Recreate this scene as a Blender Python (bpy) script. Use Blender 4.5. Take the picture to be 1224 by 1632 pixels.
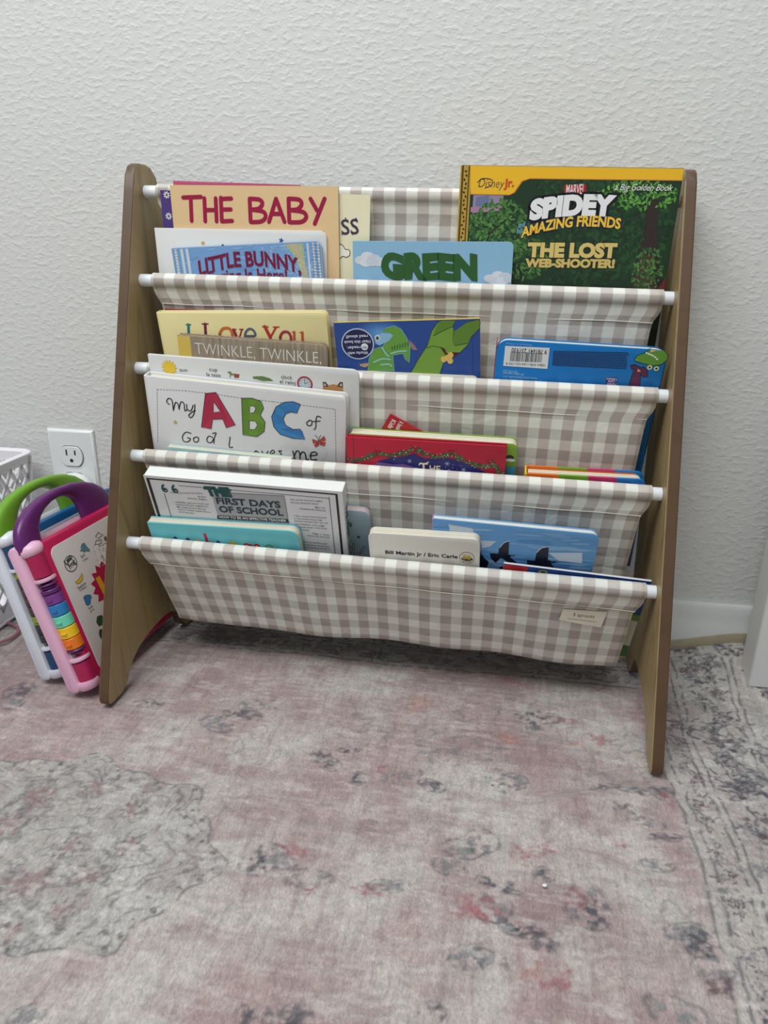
import bpy, bmesh, math, random
import numpy as np
from mathutils import Vector, Matrix

for o in list(bpy.data.objects): bpy.data.objects.remove(o)
C = bpy.context.scene.collection
scn = bpy.context.scene
PI = math.pi

# ------------------------------------------------------------------ camera
cam_data = bpy.data.cameras.new('camera')
cam = bpy.data.objects.new('camera', cam_data); C.objects.link(cam)
cam_data.sensor_fit = 'VERTICAL'; cam_data.sensor_height = 36.0
cam_data.lens = 36.0*1157.66022/1632.0
cam_data.clip_start = .02
def look(p, yw, ro):
    cp, sp, cy, sy = math.cos(p), math.sin(p), math.cos(yw), math.sin(yw)
    fw = Vector((-sy*cp, cy*cp, -sp)); rt = Vector((cy, sy, 0)); up = rt.cross(fw)
    r2 = rt*math.cos(ro)+up*math.sin(ro); u2 = -rt*math.sin(ro)+up*math.cos(ro)
    return Matrix((r2, u2, -fw)).transposed()
M = look(0.34835, 0.15505, 0.01467).to_4x4(); M.translation = (0.11013, -0.91500, 0.50326)
cam.matrix_world = M
scn.camera = cam

# ------------------------------------------------------------------ light
world = bpy.data.worlds.new('room_light'); scn.world = world; world.use_nodes = True
bg = world.node_tree.nodes['Background']
bg.inputs['Color'].default_value = (.93, .97, 1.0, 1); bg.inputs['Strength'].default_value = .27
def area(name, loc, target, sx, sy, power, col):
    l = bpy.data.lights.new(name, 'AREA'); l.shape = 'RECTANGLE'; l.size = sx; l.size_y = sy; l.energy = power; l.color = col
    o = bpy.data.objects.new(name, l); C.objects.link(o); o.location = loc
    o.rotation_euler = (Vector(target)-Vector(loc)).to_track_quat('-Z', 'Y').to_euler()
    return o
area('window_daylight', (-.58, -1.2, 2.22), (.05, -.02, .6), 1.5, 1.0, 38, (.96, .99, 1.0))
area('ceiling_bounce_fill', (.1, -.65, 2.3), (.05, -.15, .3), .9, .7, 6, (1.0, .98, .95))  # added fill light standing in for bounce off the ceiling, brightens the upper wall
scn.view_settings.view_transform = 'Standard'; scn.view_settings.look = 'None'
scn.view_settings.gamma = 1; scn.view_settings.use_curve_mapping = False
scn.view_settings.exposure = 0.10

# ------------------------------------------------------------------ helpers
def lin(c):
    if len(c) == 4: c = c[:3]
    return tuple(((v/255)/12.92 if v/255 <= .04045 else ((v/255+.055)/1.055)**2.4) for v in c)+(1.0,)
def new_mat(name):
    m = bpy.data.materials.new(name); m.use_nodes = True
    return m, m.node_tree, m.node_tree.nodes['Principled BSDF']
def nd(nt, t, **kw):
    n = nt.nodes.new(t)
    for k, v in kw.items():
        if k in n.inputs: n.inputs[k].default_value = v
        else: setattr(n, k, v)
    return n
def plain(name, rgb, rough=.45, bump=0, scale=200, var=.05, sheen=0, spec=.5):
    """colour with a faint mottle and optional fine bump"""
    m, nt, b = new_mat(name)
    tc = nd(nt, 'ShaderNodeTexCoord'); n = nd(nt, 'ShaderNodeTexNoise', Scale=scale*.25, Detail=3.0)
    nt.links.new(tc.outputs['Object'], n.inputs['Vector'])
    mx = nd(nt, 'ShaderNodeMix', data_type='RGBA', blend_type='MIX')
    c = lin(rgb); mx.inputs[6].default_value = tuple(v*(1-var) for v in c[:3])+(1,); mx.inputs[7].default_value = tuple(min(1, v*(1+var)) for v in c[:3])+(1,)
    nt.links.new(n.outputs['Fac'], mx.inputs[0]); nt.links.new(mx.outputs[2], b.inputs['Base Color'])
    b.inputs['Roughness'].default_value = rough; b.inputs['Specular IOR Level'].default_value = spec
    if sheen: b.inputs['Sheen Weight'].default_value = sheen
    if bump:
        n2 = nd(nt, 'ShaderNodeTexNoise', Scale=scale*4, Detail=2.0); bp = nd(nt, 'ShaderNodeBump', Strength=bump, Distance=.001)
        nt.links.new(tc.outputs['Object'], n2.inputs['Vector']); nt.links.new(n2.outputs['Fac'], bp.inputs['Height']); nt.links.new(bp.outputs['Normal'], b.inputs['Normal'])
    return m
def ink_mat(name, rough=.38, bump=0):
    m, nt, b = new_mat(name)
    at = nd(nt, 'ShaderNodeVertexColor', layer_name='Col'); nt.links.new(at.outputs['Color'], b.inputs['Base Color'])
    b.inputs['Roughness'].default_value = rough
    if bump:
        n2 = nd(nt, 'ShaderNodeTexNoise', Scale=60.0, Detail=2.0); tc = nd(nt, 'ShaderNodeTexCoord')
        bp = nd(nt, 'ShaderNodeBump', Strength=bump, Distance=.001)
        nt.links.new(tc.outputs['Object'], n2.inputs['Vector']); nt.links.new(n2.outputs['Fac'], bp.inputs['Height']); nt.links.new(bp.outputs['Normal'], b.inputs['Normal'])
    return m

class MB:
    """collects shapes; build() links them as ONE mesh object"""
    def __init__(s): s.v = []; s.f = []; s.m = []; s.c = []; s.sm = []; s.uv = {}
    def add(s, vs, fs, mi=0, col=(255, 255, 255), smooth=False):
        k = len(s.v); s.v += [tuple(p) for p in vs]
        for f in fs: s.f.append([i+k for i in f]); s.m.append(mi); s.c.append(col); s.sm.append(smooth)
    def box(s, a, b, mi=0, col=(255, 255, 255)):
        (x0, y0, z0), (x1, y1, z1) = a, b
        s.add([(x0,y0,z0),(x1,y0,z0),(x1,y1,z0),(x0,y1,z0),(x0,y0,z1),(x1,y0,z1),(x1,y1,z1),(x0,y1,z1)],
              [(0,3,2,1),(4,5,6,7),(0,1,5,4),(1,2,6,5),(2,3,7,6),(3,0,4,7)], mi, col)
    def slab(s, x0, x1, z0, z1, y0, y1, r=0, corners='tl tr bl br', mi=0, col=(255,255,255), edge=0, n=6):
        """rounded rectangle in x-z pushed through y0..y1; front is y0.  edge>0 softens the rim"""
        def ring(i):
            P = []
            for key, cx, cz, a0 in (('br', x1, z0, -90), ('tr', x1, z1, 0), ('tl', x0, z1, 90), ('bl', x0, z0, 180)):
                sx = -1 if key[1] == 'r' else 1; sz = -1 if key[0] == 't' else 1
                rr = r if key in corners.split() else 0
                rr = max(rr, i+1e-5)
                for k in range(n+1):
                    a = math.radians(a0+90*k/n)
                    P.append((cx+sx*rr+(rr-i)*math.cos(a), cz+sz*rr+(rr-i)*math.sin(a)))
            return P
        e = edge
        lay = [(0, y0), (0, y1)] if not e else [(e, y0), (e*.3, y0+e*.3), (0, y0+e), (0, y1-e), (e*.3, y1-e*.3), (e, y1)]
        V = []; N = 0
        for ins, y in lay:
            R_ = ring(ins); N = len(R_); V += [(x, y, z) for x, z in R_]
        F = [tuple(range(N)), tuple(reversed(range((len(lay)-1)*N, len(lay)*N)))]
        for l in range(len(lay)-1):
            for k in range(N):
                k2 = (k+1) % N; F.append((l*N+k, (l+1)*N+k, (l+1)*N+k2, l*N+k2))
        s.add(V, F, mi, col)
    def loft(s, rings, closed=True, caps=True, mi=0, col=(255,255,255), smooth=True):
        n = len(rings[0]); V = [p for r in rings for p in r]; F = []
        for i in range(len(rings)-1):
            for k in range(n if closed else n-1):
                k2 = (k+1) % n; F.append((i*n+k, i*n+k2, (i+1)*n+k2, (i+1)*n+k))
        s.add(V, F, mi, col, smooth)
        if caps and closed:
            s.add(rings[0], [tuple(reversed(range(n)))], mi, col); s.add(rings[-1], [tuple(range(n))], mi, col)
    def tube(s, pts, r, n=12, mi=0, col=(255,255,255), flat=(1, 1), caps=True):
        pts = [Vector(p) for p in pts]; R_ = []
        ref = None
        for i, p in enumerate(pts):
            t = (pts[min(i+1, len(pts)-1)]-pts[max(i-1, 0)]).normalized()
            if ref is None:
                ref = t.orthogonal().normalized() if abs(t.x) > .9 else (Vector((1, 0, 0))-t*t.x).normalized()
            ref = (ref-t*ref.dot(t)).normalized(); b = t.cross(ref)
            rr = r[i] if isinstance(r, (list, tuple)) else r
            R_.append([p+ref*(rr*flat[0]*math.cos(2*PI*k/n))+b*(rr*flat[1]*math.sin(2*PI*k/n)) for k in range(n)])
        s.loft(R_, True, caps, mi, col)
    def lathe(s, prof, axis='z', n=24, at=(0,0,0), mi=0, col=(255,255,255)):
        R_ = []
        for r, h in prof:
            ring = []
            for k in range(n):
                a = 2*PI*k/n; p = (r*math.cos(a), r*math.sin(a), h)
                if axis == 'y': p = (p[0], p[2], -p[1])
                if axis == 'x': p = (p[2], p[0], p[1])
                ring.append((p[0]+at[0], p[1]+at[1], p[2]+at[2]))
            R_.append(ring)
        s.loft(R_, True, True, mi, col)
    def build(s, name, mats, parent=None, fn=None, recalc=True, link=True):
        me = bpy.data.meshes.new(name)
        V = [fn(*p) for p in s.v] if fn else s.v
        me.from_pydata(V, [], s.f)
        if not isinstance(mats, (list, tuple)): mats = [mats]
        for m in mats: me.materials.append(m)
        me.polygons.foreach_set('material_index', s.m)
        me.polygons.foreach_set('use_smooth', s.sm)
        ca = me.color_attributes.new('Col', 'FLOAT_COLOR', 'CORNER')
        cols = []
        cache = {}
        for f, c in zip(s.f, s.c):
            if c not in cache: cache[c] = lin(c)
            cols += list(cache[c])*len(f)
        ca.data.foreach_set('color', cols)
        if recalc:
            bm = bmesh.new(); bm.from_mesh(me); bmesh.ops.recalc_face_normals(bm, faces=bm.faces); bm.to_mesh(me); bm.free()
        if recalc:
            me.polygons.foreach_set('use_smooth', [True]*len(me.polygons)); me.set_sharp_from_angle(angle=math.radians(40))
        o = bpy.data.objects.new(name, me)
        if parent: o.parent = parent
        C.objects.link(o)
        return o
def bevel(o, w=.001, seg=2, ang=40):
    b = o.modifiers.new('bevel', 'BEVEL'); b.width = w; b.segments = seg; b.limit_method = 'ANGLE'; b.angle_limit = math.radians(ang)
    return o
def tag(o, label, cat, group=None):
    o['label'] = label; o['category'] = cat
    if group: o['group'] = group
    return o
def thing(name, label, cat, mw=None, group=None):
    o = bpy.data.objects.new(name, None); C.objects.link(o); o.empty_display_size = .02
    if mw is not None: o.matrix_world = mw
    return tag(o, label, cat, group)
def struct(o): o['kind'] = 'structure'; return o

# text as flat meshes from the built-in font
_gl = {}
def glyphs(s, bold=0.0, res=3, spacing=1.0):
    k = (s, bold, res, spacing)
    if k in _gl: return _gl[k]
    cu = bpy.data.curves.new('glyphs', 'FONT'); cu.body = s; cu.size = 1.0; cu.offset = bold; cu.resolution_u = res; cu.fill_mode = 'BOTH'; cu.space_character = spacing
    ob = bpy.data.objects.new('glyphs', cu); C.objects.link(ob)
    dg = bpy.context.evaluated_depsgraph_get(); dg.update()
    me = bpy.data.meshes.new_from_object(ob.evaluated_get(dg))
    V = np.array([v.co[:2] for v in me.vertices]).reshape(-1, 2); F = [tuple(p.vertices) for p in me.polygons]
    bpy.data.objects.remove(ob); bpy.data.curves.remove(cu); bpy.data.meshes.remove(me)
    _gl[k] = (V, F); return _gl[k]
CAP = float(glyphs('H')[0][:, 1].max())
class Art:
    """flat printing on one face. map(u,v,h): u right, v down (mm), h height off the face (mm)"""
    def __init__(s, fmap): s.mb = MB(); s.map = fmap; s.n = 0
    def _h(s, layer): s.n += 1; return .16+.07*layer+.0004*(s.n % 60)
    clip = None
    def poly(s, pts, col, layer=0):
        if s.clip: pts = [(min(max(u, s.clip[0]), s.clip[2]), min(max(v, s.clip[1]), s.clip[3])) for u, v in pts]
        h = s._h(layer); s.mb.add([s.map(u, v, h) for u, v in pts], [tuple(range(len(pts)))], 0, col)
    def ell(s, c, rx, ry, col, layer=0, n=24, rot=0):
        a = math.radians(rot)
        s.poly([(c[0]+rx*math.cos(2*PI*k/n)*math.cos(a)-ry*math.sin(2*PI*k/n)*math.sin(a), c[1]+rx*math.cos(2*PI*k/n)*math.sin(a)+ry*math.sin(2*PI*k/n)*math.cos(a)) for k in range(n)], col, layer)
    def stroke(s, pts, w, col, layer=0, smooth=0, closed=False):
        P = [np.array(p, float) for p in pts]
        if smooth and len(P) > 2:
            Q = []; n = len(P); rg = range(n if closed else n-1)
            for i in rg:
                p0 = P[i-1] if (i or closed) else P[0]; p1 = P[i]; p2 = P[(i+1) % n]; p3 = P[(i+2) % n] if (closed or i+2 < n) else P[-1]
                for k in range(smooth):
                    t = k/smooth; Q.append(.5*((2*p1)+(p2-p0)*t+(2*p0-5*p1+4*p2-p3)*t*t+(3*p1-p0-3*p2+p3)*t**3))
            if not closed: Q.append(P[-1])
            P = Q
        if closed: P = P+[P[0], P[1]]
        L, R_ = [], []
        for i, p in enumerate(P):
            t = P[min(i+1, len(P)-1)]-P[max(i-1, 0)]; t = t/(np.linalg.norm(t)+1e-9); nrm = np.array((-t[1], t[0]))*w/2
            L.append(p+nrm); R_.append(p-nrm)
        h = s._h(layer); n = len(P)
        s.mb.add([s.map(u, v, h) for u, v in L+R_], [(i, i+1, n+i+1, n+i) for i in range(n-1)], 0, col)
        if not closed:
            for p in (P[0], P[-1]): s.ell(p, w/2, w/2, col, layer, 8)
    def dash(s, pts, w, on, off, col, layer=0):
        for a, b in zip(pts[:-1], pts[1:]):
            a, b = np.array(a), np.array(b); L = np.linalg.norm(b-a); d = (b-a)/L; t = 0
            while t < L:
                p, q_ = a+d*t, a+d*min(t+on, L); nn = np.array((-d[1], d[0]))*w/2
                s.poly([p+nn, q_+nn, q_-nn, p-nn], col, layer); t += on+off
    def text(s, st, LR, cap, col, layer=1, bold=0.0, shear=0.0, arc=0, wave=0, out=None, outw=.05, res=3, spacing=1.0, rim=0):
        """LR: baseline start and end; cap: capital height in mm"""
        if out: s.text(st, LR, cap, out, layer, bold+outw, shear, arc, wave, None, 0, res, spacing, rim=(bold,))
        V, F = glyphs(st, bold, res, spacing)
        Vr = glyphs(st, rim[0], res, spacing)[0] if rim else V
        if not len(V): return
        a, b = np.array(LR[0], float), np.array(LR[1], float); e = b-a; W = np.linalg.norm(e); e = e/W; n = np.array((e[1], -e[0]))
        x0, x1 = Vr[:, 0].min(), Vr[:, 0].max(); sx = W/(x1-x0); sy = cap/CAP
        h = s._h(layer+(1 if False else 0))+(0 if rim else .05)
        X = (V[:, 0]-x0)*sx; Y = V[:, 1]*sy; t = X/W
        Y2 = Y+arc*(1-(2*t-1)**2)+wave*np.sin(t*23.0)
        P = a[None]+e[None]*(X+shear*Y)[:, None]+n[None]*Y2[:, None]
        s.mb.add([s.map(u, v, h) for u, v in P], F, 0, col)
    def build(s, name, mat, parent): return s.mb.build(name, mat, parent, recalc=False)

# ------------------------------------------------------------------ materials
def wall_mat():
    m, nt, b = new_mat('knockdown_plaster'); L = nt.links.new
    tc = nd(nt, 'ShaderNodeTexCoord')
    mp = nd(nt, 'ShaderNodeMapping'); mp.inputs['Scale'].default_value = (.72, 1, 1.15); L(tc.outputs['Object'], mp.inputs['Vector'])
    n1 = nd(nt, 'ShaderNodeTexNoise', Scale=150.0, Detail=2.2, Roughness=.5)
    n2 = nd(nt, 'ShaderNodeTexNoise', Scale=40.0, Detail=2.0)
    n3 = nd(nt, 'ShaderNodeTexNoise', Scale=3.0, Detail=2.0)
    for n in (n1, n2, n3): L(mp.outputs['Vector'], n.inputs['Vector'])
    r = nd(nt, 'ShaderNodeValToRGB'); r.color_ramp.elements[0].position = .42; r.color_ramp.elements[1].position = .74; r.color_ramp.interpolation = 'EASE'
    L(n1.outputs['Fac'], r.inputs['Fac'])
    a = nd(nt, 'ShaderNodeMath', operation='MULTIPLY_ADD'); a.inputs[1].default_value = .5; L(n2.outputs['Fac'], a.inputs[0]); L(r.outputs['Color'], a.inputs[2])
    bp = nd(nt, 'ShaderNodeBump', Strength=.34, Distance=.0014); L(a.outputs[0], bp.inputs['Height']); L(bp.outputs['Normal'], b.inputs['Normal'])
    mx = nd(nt, 'ShaderNodeMix', data_type='RGBA'); mx.inputs[6].default_value = lin((211, 211, 209)); mx.inputs[7].default_value = lin((217, 218, 216))
    L(n3.outputs['Fac'], mx.inputs[0]); L(mx.outputs[2], b.inputs['Base Color']); b.inputs['Roughness'].default_value = .62
    return m
def wood_mat(name, ca, cb, cl, sc=1.0):
    m, nt, b = new_mat(name); L = nt.links.new
    tc = nd(nt, 'ShaderNodeTexCoord'); mp = nd(nt, 'ShaderNodeMapping'); mp.inputs['Rotation'].default_value = (math.radians(-17), 0, 0); mp.inputs['Scale'].default_value = (20*sc, 38*sc, 2.2*sc)
    L(tc.outputs['Object'], mp.inputs['Vector'])
    n = nd(nt, 'ShaderNodeTexNoise', Scale=1.0, Detail=4.0, Distortion=.8); L(mp.outputs['Vector'], n.inputs['Vector'])
    mp2 = nd(nt, 'ShaderNodeMapping'); mp2.inputs['Rotation'].default_value = (math.radians(-17), 0, 0); mp2.inputs['Scale'].default_value = (1, 14*sc, 1.1*sc); L(tc.outputs['Object'], mp2.inputs['Vector'])
    wv = nd(nt, 'ShaderNodeTexNoise', Scale=1.2, Detail=1.0, Distortion=.3); L(mp2.outputs['Vector'], wv.inputs['Vector'])
    sn = nd(nt, 'ShaderNodeMath', operation='MULTIPLY'); sn.inputs[1].default_value = 55.0; L(wv.outputs['Fac'], sn.inputs[0])
    s2 = nd(nt, 'ShaderNodeMath', operation='SINE'); L(sn.outputs[0], s2.inputs[0])
    rr = nd(nt, 'ShaderNodeValToRGB'); rr.color_ramp.elements[0].position = .82; rr.color_ramp.elements[1].position = 1.0; L(s2.outputs[0], rr.inputs['Fac'])
    mx = nd(nt, 'ShaderNodeMix', data_type='RGBA'); mx.inputs[6].default_value = lin(ca); mx.inputs[7].default_value = lin(cb); L(n.outputs['Fac'], mx.inputs[0])
    m2 = nd(nt, 'ShaderNodeMix', data_type='RGBA'); m2.inputs[7].default_value = lin(cl)
    k = nd(nt, 'ShaderNodeMath', operation='MULTIPLY'); k.inputs[1].default_value = .38; L(rr.outputs['Color'], k.inputs[0])
    L(k.outputs[0], m2.inputs[0]); L(mx.outputs[2], m2.inputs[6]); L(m2.outputs[2], b.inputs['Base Color'])
    b.inputs['Roughness'].default_value = .42
    return m
def gingham_mat():
    m, nt, b = new_mat('gingham_canvas'); L = nt.links.new
    uv = nd(nt, 'ShaderNodeUVMap', uv_map='UV'); sp = nd(nt, 'ShaderNodeSeparateXYZ'); L(uv.outputs['UV'], sp.inputs[0])
    outs = []
    for ax, ph in (('X', .0), ('Y', .0)):
        d = nd(nt, 'ShaderNodeMath', operation='MULTIPLY_ADD'); d.inputs[1].default_value = 1/.0252; d.inputs[2].default_value = 40+ph; L(sp.outputs[ax], d.inputs[0])
        fr = nd(nt, 'ShaderNodeMath', operation='FRACT'); L(d.outputs[0], fr.inputs[0])
        r = nd(nt, 'ShaderNodeValToRGB'); r.color_ramp.interpolation = 'LINEAR'
        e = r.color_ramp.elements; e[0].position = .0; e[0].color = (1,1,1,1); e[1].position = 1.0; e[1].color = (0,0,0,1)
        for p, v in ((.48, 1), (.52, 0), (.98, 0)):
            q_ = e.new(p); q_.color = (v, v, v, 1)
        e[len(e)-1].color = (1,1,1,1)
        L(fr.outputs[0], r.inputs['Fac']); outs.append(r.outputs['Color'])
    m1 = nd(nt, 'ShaderNodeMix', data_type='RGBA'); m1.inputs[6].default_value = lin((229, 230, 221)); m1.inputs[7].default_value = lin((200, 193, 185)); L(outs[0], m1.inputs[0])
    m2 = nd(nt, 'ShaderNodeMix', data_type='RGBA'); m2.inputs[6].default_value = lin((203, 201, 193)); m2.inputs[7].default_value = lin((168, 159, 153)); L(outs[0], m2.inputs[0])
    m3 = nd(nt, 'ShaderNodeMix', data_type='RGBA'); L(outs[1], m3.inputs[0]); L(m1.outputs[2], m3.inputs[6]); L(m2.outputs[2], m3.inputs[7])
    wn = nd(nt, 'ShaderNodeTexNoise', Scale=14.0, Detail=3.0); tc = nd(nt, 'ShaderNodeTexCoord'); L(tc.outputs['Object'], wn.inputs['Vector'])
    mm = nd(nt, 'ShaderNodeMapRange'); mm.inputs[1].default_value = .3; mm.inputs[2].default_value = .7; mm.inputs[3].default_value = .93; mm.inputs[4].default_value = 1.05; L(wn.outputs['Fac'], mm.inputs[0])
    m4 = nd(nt, 'ShaderNodeMix', data_type='RGBA', blend_type='MULTIPLY'); m4.inputs[0].default_value = 1; L(m3.outputs[2], m4.inputs[6]); L(mm.outputs[0], m4.inputs[7])
    L(m4.outputs[2], b.inputs['Base Color']); b.inputs['Roughness'].default_value = .72; b.inputs['Sheen Weight'].default_value = .1
    cr = nd(nt, 'ShaderNodeTexNoise', Scale=32.0, Detail=3.0, Distortion=.8); L(tc.outputs['Object'], cr.inputs['Vector'])
    bp = nd(nt, 'ShaderNodeBump', Strength=.35, Distance=.004); L(cr.outputs['Fac'], bp.inputs['Height'])
    L(bp.outputs['Normal'], b.inputs['Normal'])
    return m
MAT = dict(
    wall=wall_mat(), carpet=plain('beige_carpet', (176, 166, 142), .95, .8, 260, .15),
    trim=plain('white_trim_paint', (214, 217, 216), .4, 0, 40, .02), door=plain('white_door_paint', (214, 215, 214), .38, 0, 30, .02),
    wood=wood_mat('maple_face', (168, 146, 104), (150, 128, 88), (112, 90, 56)), edge=wood_mat('brown_edge_band', (96, 73, 50), (84, 62, 42), (76, 56, 38), .8),
    gingham=gingham_mat(), rod=plain('white_rod_plastic', (228, 233, 238), .35, 0, 60, .02), thread=plain('cream_thread', (224, 221, 210), .8),
    ink=ink_mat('printed_ink'), matte_ink=ink_mat('matte_printed_ink', .6), foil_ink=ink_mat('crinkled_foil_print', .22, .5),
    paper=plain('page_paper', (232, 230, 220), .8, .3, 500, .04), cream_paper=plain('aged_page_paper', (226, 220, 200), .8, .3, 500, .05),
    white_card=plain('white_cover_board', (226, 228, 228), .4, 0, 60, .015), plastic_white=plain('white_plastic', (230, 233, 234), .32, 0, 40, .01),
    slot=plain('dark_slot', (38, 38, 40), .5), basket=plain('white_basket_plastic', (236, 234, 238), .4, 0, 40, .02),
    gold=None)
g, nt_, b_ = new_mat('gold_foil'); b_.inputs['Base Color'].default_value = lin((226, 188, 86)); b_.inputs['Metallic'].default_value = .55; b_.inputs['Roughness'].default_value = .28; MAT['gold'] = g
def cov(name, rgb, rough=.36): return plain(name, rgb, rough, 0, 80, .03)

# ------------------------------------------------------------------ the room
mb = MB(); mb.box((-1.9, 0, -.02), (1.5, .1, 2.4)); struct(mb.build('wall_back', MAT['wall']))
mb = MB(); mb.box((-1.9, -2.2, -.06), (1.5, .1, -.014)); struct(mb.build('floor', MAT['carpet']))
mb = MB()
prof = [(0, -.014), (-.0125, -.014), (-.0125, .044), (-.0105, .047), (-.0105, .053), (-.0085, .058), (-.0085, .068), (-.006, .0715), (0, .0715)]
mb.loft([[(x, y, z) for y, z in prof] for x in (-1.9, 1.5)], True, True, smooth=False)
struct(mb.build('baseboard_back', MAT['trim']))
mb = MB(); mb.box((.4355, -.0885, .004), (1.2, -.052, 2.03)); d = struct(bevel(mb.build('door_1', MAT['door']), .002, 3))

# ------------------------------------------------------------------ outlet
ox, oz = -0.47912, 0.20172
t = thing('wall_outlet', 'white duplex wall outlet plate on the plaster wall left of the rack', 'outlet', Matrix.Translation((ox, 0, oz)))
mb = MB(); mb.slab(-.035, .035, -.057, .057, -.0055, 0, .004, edge=0)
P0 = [(-.035,-.057),(.035,-.057),(.035,.057),(-.035,.057)]
mb = MB(); mb.loft([[(x*s, y, z*s2) for x, z in P0] for y, s, s2 in ((-.0003, 1, 1), (-.0018, 1, 1), (-.0055, .925, .955), (-.0058, .90, .94))], True, True, smooth=False)
mb.build('cover_plate', MAT['plastic_white'], t)
for s in (1, -1):
    mb = MB()
    R_ = []
    for y, k in ((-.0056, 1.0), (-.0078, .99), (-.0082, .95)):
        ring = []
        for a in range(28):
            th = 2*PI*a/28; x, z = .0172*math.cos(th), .0172*math.sin(th); z = max(-.0142, min(.0142, z)); ring.append((x*k, y, s*.0195+z*k))
        R_.append(ring)
    mb.loft(R_, True, True, smooth=False)
    rc = mb.build('receptacle', MAT['plastic_white'], t)
    ring2 = MB(); ring2.tube([( .0176*math.cos(2*PI*a/28), -.0058, s*.0195+max(-.0147, min(.0147, .0176*math.sin(2*PI*a/28)))) for a in range(29)], .0004, 5); ring2.build('gap_line', MAT['slot'], rc)
    for sx, hh in ((-1, .0085), (1, .0068)):
        mb = MB(); mb.box((sx*.0064-.0011, -.0084, s*.0195+.0055-hh/2), (sx*.0064+.0011, -.006, s*.0195+.0055+hh/2)); mb.build('slot', MAT['slot'], rc)
    mb = MB(); mb.lathe([(.0026, -.0084), (.0026, -.006)], 'y', 14, (0, 0, s*.0195-.006)); mb.build('ground_hole', MAT['slot'], rc)
mb = MB(); mb.lathe([(.0, .0), (.024, 0), (.026, -.004), (.0255, -.010), (.021, -.016), (.012, -.019), (0, -.0195)], 'y', 32, (.006, 0, -.022))
plug = mb.build('night_plug', MAT['plastic_white']); plug.location = (ox, -.0092, oz-.006)
tag(plug, 'round white plug pushed into the lower socket of the wall outlet', 'plug')

# ------------------------------------------------------------------ rug
rng = np.random.RandomState(5)
def vnoise(x, y, sc, seed):
    r = np.random.RandomState(seed); N = 256; Gd = r.rand(N, N)
    X, Y = x*sc, y*sc; xi, yi = np.floor(X).astype(int), np.floor(Y).astype(int); fx, fy = X-xi, Y-yi
    fx = fx*fx*(3-2*fx); fy = fy*fy*(3-2*fy)
    g_ = lambda a, b: Gd[a % N, b % N]
    return (g_(xi, yi)*(1-fx)+g_(xi+1, yi)*fx)*(1-fy)+(g_(xi, yi+1)*(1-fx)+g_(xi+1, yi+1)*fx)*fy
def fbm(x, y, sc, seed, oc=4):
    s = 0; a = .5; t = 0
    for k in range(oc): s = s+a*vnoise(x, y, sc*2**k, seed+k); t += a; a *= .5
    return s/t
def sst(a, b, x): t = np.clip((x-a)/(b-a), 0, 1); return t*t*(3-2*t)
STEP = .0013
xs = np.arange(-.74, .60, STEP); ys = np.concatenate([np.arange(-.70, -.0155, STEP), [-.0140]])
X, Y = np.meshgrid(xs, ys); ny, nx = X.shape
WX = X+.006*(fbm(X, Y, 60, 11, 3)-.5); WY = Y+.006*(fbm(X, Y, 60, 21, 3)-.5)
def c3(*c): return np.array(lin(c)[:3])
col = np.zeros((ny, nx, 3))
patch = sst(.40, .66, fbm(X, Y, 9, 31, 4)*.65+.35*fbm(X, Y*.35, 30, 36, 3))
grain = fbm(X*.35, Y, 230, 41, 3)*.5+fbm(X, Y*.35, 210, 45, 3)*.5
wash = fbm(X*.6, Y*1.5, 36, 48, 4)
col[:] = c3(181, 160, 158); col += (c3(204, 198, 192)-col)*(patch*.9)[..., None]
deep = sst(.50, .74, fbm(X*.8, Y*1.4, 11, 51, 4)); col += (c3(156, 128, 130)-col)*(deep*.7*(1-patch*.6))[..., None]
col += (c3(162, 138, 138)-col)*(sst(.54, .72, wash)*.45)[..., None]
thread = sst(.58, .72, fbm(X*.12, Y, 300, 57, 2)); col += (c3(200, 192, 187)-col)*(thread*.35)[..., None]
thread2 = sst(.60, .74, fbm(X, Y*.12, 300, 59, 2)); col += (c3(150, 126, 128)-col)*(thread2*.28)[..., None]
def mixc(mask, c): 
    global col
    col = col+(np.array(c)-col)*np.clip(mask, 0, 1)[..., None]
brk = fbm(X, Y, 150, 61, 4); brk2 = fbm(X, Y, 260, 71, 2)
worn = sst(.36, .58, fbm(X, Y, 24, 81, 3))
fine = sst(.40, .56, fbm(X, Y, 330, 75, 2))
def win(cx, cy, r):
    return (slice(max(0, int((cy-r-ys[0])/STEP)), max(0, int((cy+r-ys[0])/STEP)+1)), slice(max(0, int((cx-r-xs[0])/STEP)), max(0, int((cx+r-xs[0])/STEP)+1)))
def blob(cx, cy, rx, ry, c, k=.8, rot=0, ring=0, thr=.46, petals=0, seed=0):
    r = max(rx, ry)*1.7; w = win(cx, cy, r); x, y = WX[w]-cx, WY[w]-cy
    if x.size == 0: return
    a = math.radians(rot); x, y = x*math.cos(a)+y*math.sin(a), -x*math.sin(a)+y*math.cos(a)
    d = np.sqrt((x/rx)**2+(y/ry)**2)
    if petals: d = d/(1+.28*np.cos(petals*np.arctan2(y/ry, x/rx)+seed))
    m = 1-sst(.62, 1.12, d) if not ring else np.exp(-((d-.85)/ring)**2)
    m = m*sst(thr-.14, thr+.10, brk[w])*min(1, k*1.3)*(.72+.28*fine[w])
    col[w] += (np.array(c)-col[w])*np.clip(m, 0, 1)[..., None]
DK = c3(76, 78, 88); GR = c3(132, 132, 134); RD = c3(164, 98, 106); PL = c3(104, 80, 88); OR = c3(188, 138, 126); LT = c3(200, 195, 190)
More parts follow.
